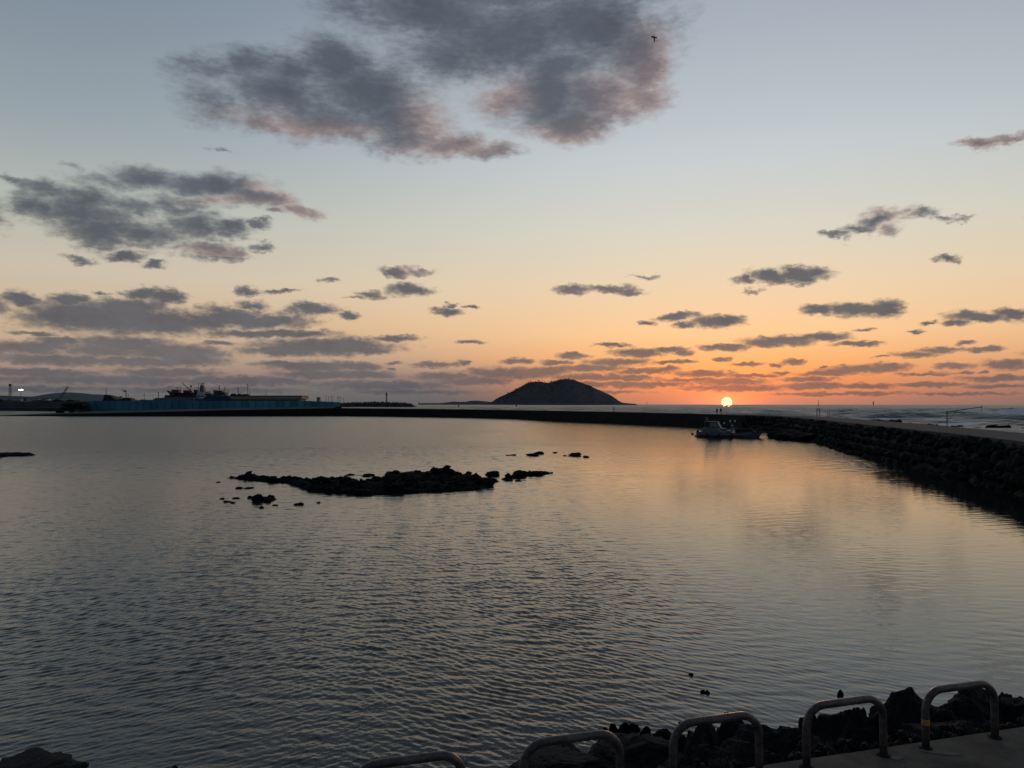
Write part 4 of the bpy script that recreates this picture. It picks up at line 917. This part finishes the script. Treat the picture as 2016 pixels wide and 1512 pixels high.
MB().prism([(-4.7, .45), (-4.7, 1.55), (-4.5, 1.62), (-.3, 1.62), (.3, .95), (.5, .45)], -1.05, 1.05).build('deckhouse', mat('boat_white', (.17, .175, .18), .5, .1, 2), bt, bevel=.04)
MB().box(-5.3, -.9, 1.42, -4.3, .9, 1.55).build('awning', mat('awning_brown', (.05, .02, .02), .8), bt); MB().tube([(-5.2, -.8, .7), (-5.2, -.8, 1.42)], .03, 6).build('awning_post', GREYP, bt); MB().tube([(-5.2, .8, .7), (-5.2, .8, 1.42)], .03, 6).build('awning_post', GREYP, bt)
wh = MB().prism([(-4.1, 1.63), (-4.05, 2.75), (-1.9, 2.75), (-1.25, 1.63)], -.9, .9).build('wheelhouse', mat('wheelhouse_paint', (.10, .11, .13), .5), bt, bevel=.05)
MB().box(-4.25, -1.0, 2.76, -1.75, 1.0, 2.86).build('roof', mat('roof_paint', (.22, .22, .22), .6), wh, bevel=.03)
MB().prism([(-3.1, 1.95), (-3.05, 2.6), (-2.05, 2.6), (-1.7, 1.95)], -.93, -.91).build('window', GLASSM, wh); MB().prism([(-3.1, 1.95), (-3.05, 2.6), (-2.05, 2.6), (-1.7, 1.95)], .91, .93).build('window', GLASSM, wh); MB().prism([(-3.95, 1.95), (-3.95, 2.6), (-3.3, 2.6), (-3.3, 1.95)], -.93, -.91).build('window', DARK, wh)
MB().tube([(-1.75, -.98, 2.72), (-1.05, -1.0, 1.7)], .05, 6).build('frame_rail', WHITE, bt); MB().tube([(-1.9, -1.1, 1.65), (-.9, -1.1, .95), (.0, -1.1, .9)], .06, 6).build('slanted_rail', WHITE, bt)
MB().box(-4.2, -.3, 2.87, -3.7, .3, 3.25).build('radar_box', GREYP, bt, bevel=.04); MB().ball((-3.95, 0, 3.45), (.28, .28, .2), 12, 8).build('radar_dome', GREYP, bt, True)
MB().tube([(-4.0, .35, 2.87), (-4.0, .35, 3.5)], .04, 6).build('mast', GREYP, bt)
MB().tube([(-4.0, 0, 3.15), (-1, 0, 3.28), (1.6, 0, 3.32)], .028, 6).build('boom', GREYP, bt); MB().tube([(.55, 0, .9), (.55, 0, 3.32)], .045, 6).build('mast', GREYP, bt); MB().tube([(1.6, 0, 3.32), (4.9, 0, 1.2)], .012, 5).build('stay', ROPE, bt)
for (lx, lz) in [(-.75, 2.55), (.35, 2.92), (1.2, 2.92), (.75, 2.1)]:
    l_ = MB().ball((lx, -.1, lz), (.15, .15, .2), 10, 8).build('lamp', LAMPW, bt, True); MB().lathe([(.06, lz + .18), (.07, lz + .3), (.02, lz + .34)], lx, -.1, 8).build('socket', DARK, l_); MB().tube([(lx, -.1, lz + .3), (lx, -.05, 3.28)], .008, 4).build('wire', ROPE, l_)
MB().lathe([(.3, 1.9), (.34, 2.0), (.34, 2.3), (.28, 2.4)], .05, 0, 14).build('winch', DARK, bt); MB().box(-.35, -.5, .45, .45, .5, 1.9).build('winch_stand', DARK, bt)
MB().box(-.25, -1.2, .9, .85, -.7, 1.55).build('fish_box', mat('box_blue_grey', (.16, .17, .25), .6), bt, bevel=.03); MB().box(-.1, -1.225, 1.1, .7, -1.203, 1.4).build('panel', WHITE, bt)
MB().tube([(1.1, -1.2, 1.75), (1.45, -1.25, .75)], .06, 6).build('slanted_rail', WHITE, bt); MB().tube([(1.1, 1.2, 1.75), (1.45, 1.25, .75)], .05, 6).build('slanted_rail', WHITE, bt)
MB().prism([(1.3, .7), (1.3, 1.5), (4.1, 1.75), (4.5, 1.3), (4.1, .8)], -.75, .75).build('net_pile', mat('net_dark', (.02, .025, .03), .95, .5, 5, .8, .05), bt, bevel=.15)
MB().tube([(4.3, -.5, 1.2), (4.5, -.45, 1.9), (4.9, -.3, 2.0), (5.0, -.2, 1.75)], .05, 6).build('bow_roller', DARK, bt); MB().tube([(4.7, .4, 1.2), (5.2, .2, 1.65), (6.0, 0, 1.72)], .03, 6).build('bow_rail', GREYP, bt); MB().tube([(4.7, -.4, 1.2), (5.2, -.2, 1.65), (6.0, 0, 1.72)], .03, 6).build('bow_rail', GREYP, bt)
MB().prism([(5.2, .9), (6.4, 1.62), (6.45, 1.74), (5.9, 1.66), (5.1, 1.35)], -.12, .12).build('bowsprit', DARK, bt)
MB().box(1.9, -1.49, .28, 2.3, -1.46, .5).build('red_mark', RED, bt)
# mooring ropes and float
bowp = bt.matrix_world
mw = Matrix.Translation(bt.location) @ Matrix.Rotation(R(-26), 4, 'Z')
def rope(a, b, sag, label):
    a, b = Vector(a), Vector(b); pts = [a.lerp(b, i / 14) + Vector((0, 0, -sag * 4 * (i / 14) * (1 - i / 14))) for i in range(15)]
    o = MB().tube(pts, .03, 5).build('mooring_rope', ROPE); tag(o, label, 'rope')
rope(mw @ Vector((6.2, 0, 1.55)), on_z(1517, 853, .5), .35, 'upper mooring rope from the boat bow to the rock tip'); rope(mw @ Vector((5.9, -.2, 1.2)), on_z(1517, 857, .1), .45, 'lower slack mooring rope from the boat bow to the rocks')
fl = on_z(1363, 855.5, 0); rope(mw @ Vector((-5.8, 0, .7)), (fl.x, fl.y, .15), .1, 'rope from the boat stern to the dark float')
o = MB().ball((fl.x, fl.y, .1), (.26, .26, .24), 14, 10).build('mooring_float', DARK, None, True); tag(o, 'round dark mooring float left of the moored boat', 'float')

# ------------------------------------------------------------------ foreground pavement, hoops, rocks
ZP = 3.3
e0, e1 = on_z(1502, 1504, ZP), on_z(2016, 1428.5, ZP); dirp = (e1 - e0).normalized(); nrm = Vector((-dirp.y, dirp.x, 0))
A0 = e0 - dirp * 9; A1 = e0 + dirp * 14
def slab(name, s0, s1, m):
    nn = 40; X = []; rows = []
    for i in range(nn + 1):
        p = A0 + (A1 - A0) * (i / nn); j = (fbm(np.array([i * 1.0]), np.array([2.0]), 4, 1.3, 2)[0] - .5) * .03
        rows.append([(p.x + nrm.x * (-.02 + j), p.y + nrm.y * (-.02 + j), ZP - .45), (p.x + nrm.x * j, p.y + nrm.y * j, ZP - .02), (p.x + nrm.x * (j - .02), p.y + nrm.y * (j - .02), ZP), (p.x - nrm.x * 14, p.y - nrm.y * 14, ZP)])
    A = np.array(rows); o = grid_obj(name, A[:, :, 0], A[:, :, 1], A[:, :, 2], m, smooth=False); return o
pv = slab('pavement', 0, 1, CONC); tag(pv, kind='structure')
# hoops
def hoop_pts(w, h, r, below=0.0):
    pts = [(0, 0, -below), (0, 0, (h - r) * .5), (0, 0, h - r)]
    for k in range(1, 9): a = math.pi / 2 * k / 8; pts.append((r - r * math.cos(a), 0, h - r + r * math.sin(a)))
    pts.append((w / 2, 0, h))
    for k in range(0, 9): a = math.pi / 2 * k / 8; pts.append((w - r + r * math.sin(a), 0, h - r + r * math.cos(a)))
    pts += [(w, 0, (h - r) * .5), (w, 0, -below)]; return pts
HD = Vector((1.06, .32, 0)); L0 = on_z(1588, 1511, ZP); hd = HD.normalized(); hang = math.atan2(hd.y, hd.x)
hoops = []
hl = ['dark steel hoop barrier lowest at the bottom edge, leftmost of five', 'steel hoop barrier second from left over black water rocks', 'middle steel hoop barrier of the five along the quay edge', 'steel hoop barrier framing the flat-topped block rock', 'steel hoop barrier with yellow paint on its left leg, furthest right']
for i in range(5):
    p = L0 + HD * (i - 3); e = empty('hoop_barrier', (p.x, p.y, ZP), hang); tag(e, hl[i], 'hoop barrier', 'steel hoops along the quay edge')
    MB().tube(hoop_pts(.70, .445, .155), .029, 20).build('hoop', STEEL, e, True)
    for lx in (0, .70): MB().lathe([(.052, 0.002), (.050, .008), (.034, .014), (.0295, .02)], lx, 0, 20).build('base_collar', CONCD, e)
    if i == 4:
        MB().lathe([(.0300, .185), (.0302, .19), (.0302, .225), (.0300, .23)], 0, 0, 24).build('paint_band', YEL, e, True); 
        b = MB()
        rnd = random.Random(2)
        for k in range(9): 
            a = rnd.uniform(3.0, 6.2); z = rnd.uniform(.13, .28); b.add([(.0302 * math.cos(a + u_), .0302 * math.sin(a + u_), z + w_) for u_, w_ in ((0, 0), (.3, .004), (.34, .018), (.05, .02))], [(0, 1, 2, 3)])
        b.build('paint_flakes', YEL, e)
    hoops.append(e)
# pale mortar smear on the pavement beside the last hoop
def patch(cx, cy, rx, ry, rot, seed, name, label, m=PALE, h=.005):
    rnd = random.Random(seed); n = 26; c = on_z(cx, cy, ZP); pts = []
    for k in range(n):
        a = 2 * math.pi * k / n; rr2 = 1 + .35 * mnoise.noise(Vector((math.cos(a) * 1.7, math.sin(a) * 1.7, seed))); x, y = rx * rr2 * math.cos(a), ry * rr2 * math.sin(a)
        pts.append((c.x + x * math.cos(rot) - y * math.sin(rot), c.y + x * math.sin(rot) + y * math.cos(rot)))
    o = MB().add([(x, y, ZP + h) for x, y in pts] + [(x + .004 * (x - c.x), y, ZP - .002) for x, y in pts], [tuple(range(n))] + [(i, n + i, n + (i + 1) % n, (i + 1) % n) for i in range(n)]).build(name, m)
    tag(o, label, 'mortar patch'); return o
patch(1850, 1482, .15, .03, -.28, 3, 'mortar_patch', 'pale mortar streak on the pavement by the rightmost hoop'); patch(1765, 1493, .05, .03, .2, 5, 'mortar_patch', 'small pale mortar spot on the pavement between the last two hoops')

# bank below the pavement
Yr, Xr2 = None, None
U, V = np.meshgrid(np.linspace(0, 1, 190), np.linspace(0, 1, 90))
PX = A0.x + (A1.x - A0.x) * U; PY = A0.y + (A1.y - A0.y) * U
D = V * 8.6
BX, BY = PX + nrm.x * D, PY + nrm.y * D
prof = np.interp(V, [0, .03, .12, .35, .7, 1], [ZP - .10, ZP - .13, 2.45, 1.15, .1, -.6])
left = sstep(U, .43, .54)                       # left of the rocks the bank is steeper and lies lower
BZ = prof * 1.0 + .35 * (fbm(BX, BY, 33, .9, 5, .55) - .5) * np.clip(V * 6, 0, 1) - (1 - left) * 2.4 * np.clip(V * 5, 0, 1)
bank = grid_obj('rock_bank', BX, BY, BZ, BASALT, smooth=False); tag(bank, kind='structure')
# rubble on the bank near the pavement
rnd = random.Random(15); b = MB(); pb = MB()
base = [rock_mesh('pebble', 500 + q, 1, 1, BASALT, .2, 7) for q in range(5)]
from mathutils import Euler
for k in range(1500):
    uu = rnd.uniform(.33, 1); dd = abs(rnd.gauss(0, .9)) + .03; s_ = rnd.choice([.02, .03, .035, .045, .06])
    p = A0 + (A1 - A0) * uu + nrm * dd; z = float(np.interp(dd / 8.6, [0, .03, .12, .35, .7, 1], [ZP - .10, ZP - .13, 2.45, 1.15, .1, -.6])) + rnd.uniform(-.02, .1)
    mt = Matrix.Translation((p.x, p.y, z)) @ Euler((rnd.uniform(0, 6), rnd.uniform(0, 6), 0)).to_matrix().to_4x4() @ Matrix.Diagonal((s_, s_ * .8, s_ * .6, 1)); vm = rnd.choice(base)
    (pb if rnd.random() < .045 and s_ < .06 else b).add([mt @ q.co for q in vm.vertices], [tuple(f.vertices) for f in vm.polygons])
o = b.build('rubble', BASALT); tag(o, 'loose dark stones on the bank below the pavement edge', kind='stuff'); o = pb.build('pale_debris', mat('pale_debris', (.30, .30, .29), .9)); tag(o, 'pale shells and debris among the bank stones', kind='stuff')

BL = [ # px, py(top), width, height, Y, label, seed
 (1250,1464,190,90,11.4,'broad dark boulder between the second and middle hoops',401,.7),
 (1385,1452,80,130,10.6,'blocky black boulder under the arch of the middle hoop',402,.8),
 (1440,1431,56,110,10.2,'rounded tall black boulder under the right bend of the middle hoop',403,.9),
 (1535,1420,150,170,9.6,'wide flat-topped black boulder between the middle hoop and its right neighbour',404,.8),
 (1605,1430,70,120,9.8,'sloping dark boulder seen through the left of the fourth hoop',405,.9),
 (1678,1397,100,150,9.0,'flat-topped block boulder framed by the fourth hoop',406,.8),
 (1775,1379,104,140,9.0,'peaked triangular boulder between the two rightmost hoops',407,.9),
 (1862,1392,90,100,9.2,'low dark boulder seen through the left of the rightmost hoop',408,.9),
 (1920,1377,110,110,9.6,'wide humped boulder seen through the rightmost hoop',409,.8),
 (1976,1366,34,50,10.6,'small pointed rock sticking up right of the rightmost hoop',410,.9),
 (1990,1382,90,90,9.6,'broad dark boulder at the right edge below the pointed rock',411,.9),
 (2012,1368,28,50,10.4,'small dark rock cut by the right picture edge',412,.9),
 (1095,1462,84,44,12.4,'black boulder standing in water under the second hoop',413,.8),
 (1090,1492,150,60,11.0,'low dark boulder at the bottom edge inside the second hoop',414,.9),
 (1345,1490,90,80,10.4,'dark boulder filling the left foot of the middle hoop',415,.9),
 (1470,1470,120,100,9.3,'dark boulder lying in front of the middle hoop right leg',416,.9),
 (1600,1462,110,90,8.4,'dark boulder just beyond the pavement by the fourth hoop left leg',417,.9),
 (1880,1418,120,80,8.2,'dark slab boulder behind the rightmost hoop legs',418,.9),
 (1415,1478,100,90,9.9,'squat dark boulder below the tall rounded one',419,.9),
 (38,1512,170,44,11.8,'black boulder in the bottom left corner',421,.9),
 (118,1511,64,36,11.6,'lower black rock right of the bottom left corner boulder',422,.9),
 (345,1508,12,14,11.8,'tiny rock tip at the bottom edge on the left',423,.9)]
for (x, y, w, h, Y, lab, sd_, dp) in BL:
    boulder(x, y, w, h, Y, lab, sd_, depth=dp, sub=5, rough=.16)
WR = [(1228,1428,26,28,'round black rock left in the row of water rocks'),(1208,1432,24,28,'black rock leftmost pair member in the row of water rocks'),(1250,1424,20,16,'highest small black rock in the row of water rocks'),(1271,1432,22,30,'black rock at the right end of the row of water rocks'),(1192,1434,12,8,'tiny rock left of the row of water rocks'),
      (1160,1440,10,6,'tiny far left rock before the row of water rocks'),(1310,1442,40,20,'wedge shaped dark rock just left of the middle hoop leg'),(1338,1455,44,26,'dark rock in water behind the middle hoop left leg'),(1344,1421,14,7,'small rock tip above the bend of the middle hoop'),
      (1655,1361,11,12,'small round dark rock alone in the water above the fourth hoop'),(1383,1357,9,9,'left half of the small twin rock in open water'),(1392,1359,8,7,'right half of the small twin rock in open water'),(1360,1325,9,5,'tiny rock tip furthest out in the near water'),(1298,1440,14,8,'little dark rock between the row and the wedge shaped rock')]
for i, (x, y, w, h, lab) in enumerate(WR):
    bp_ = on_z(x, y + h * .75, 0); boulder(x, y, w, h * 1.25, bp_.y, lab, 450 + i, 'rock', WETROCK, cat='rock', sub=4, depth=.9)

# ------------------------------------------------------------------ bird
bp_ = at_y(1288, 75.5, 60); e = empty('bird', bp_, R(20)); tag(e, 'tiny dark bird flying against the edge of the big cloud', 'bird')
bo = MB(); bo.lathe([(.005, -.30), (.035, -.24), (.05, -.08), (.055, .05), (.035, .15), (.03, .2), (.012, .26), (.004, .29)], n=10); o = bo.build('body', DARK, e, True); o.rotation_euler = (R(12), R(-12), 0)
for sg in (-1, 1):
    b = MB().add([(0, -.06, .08), (0, -.03, -.03), (sg * .12, -.05, .14), (sg * .13, -.02, .02), (sg * .30, .04, .13), (sg * .26, .03, .05), (0, -.05, .03), (sg * .12, -.03, .08)], [(0, 2, 3, 1), (2, 4, 5, 3), (0, 6, 7, 2), (6, 1, 3, 7), (2, 7, 4), (7, 3, 5), (7, 5, 4)]); b.build('wing', DARK, e)
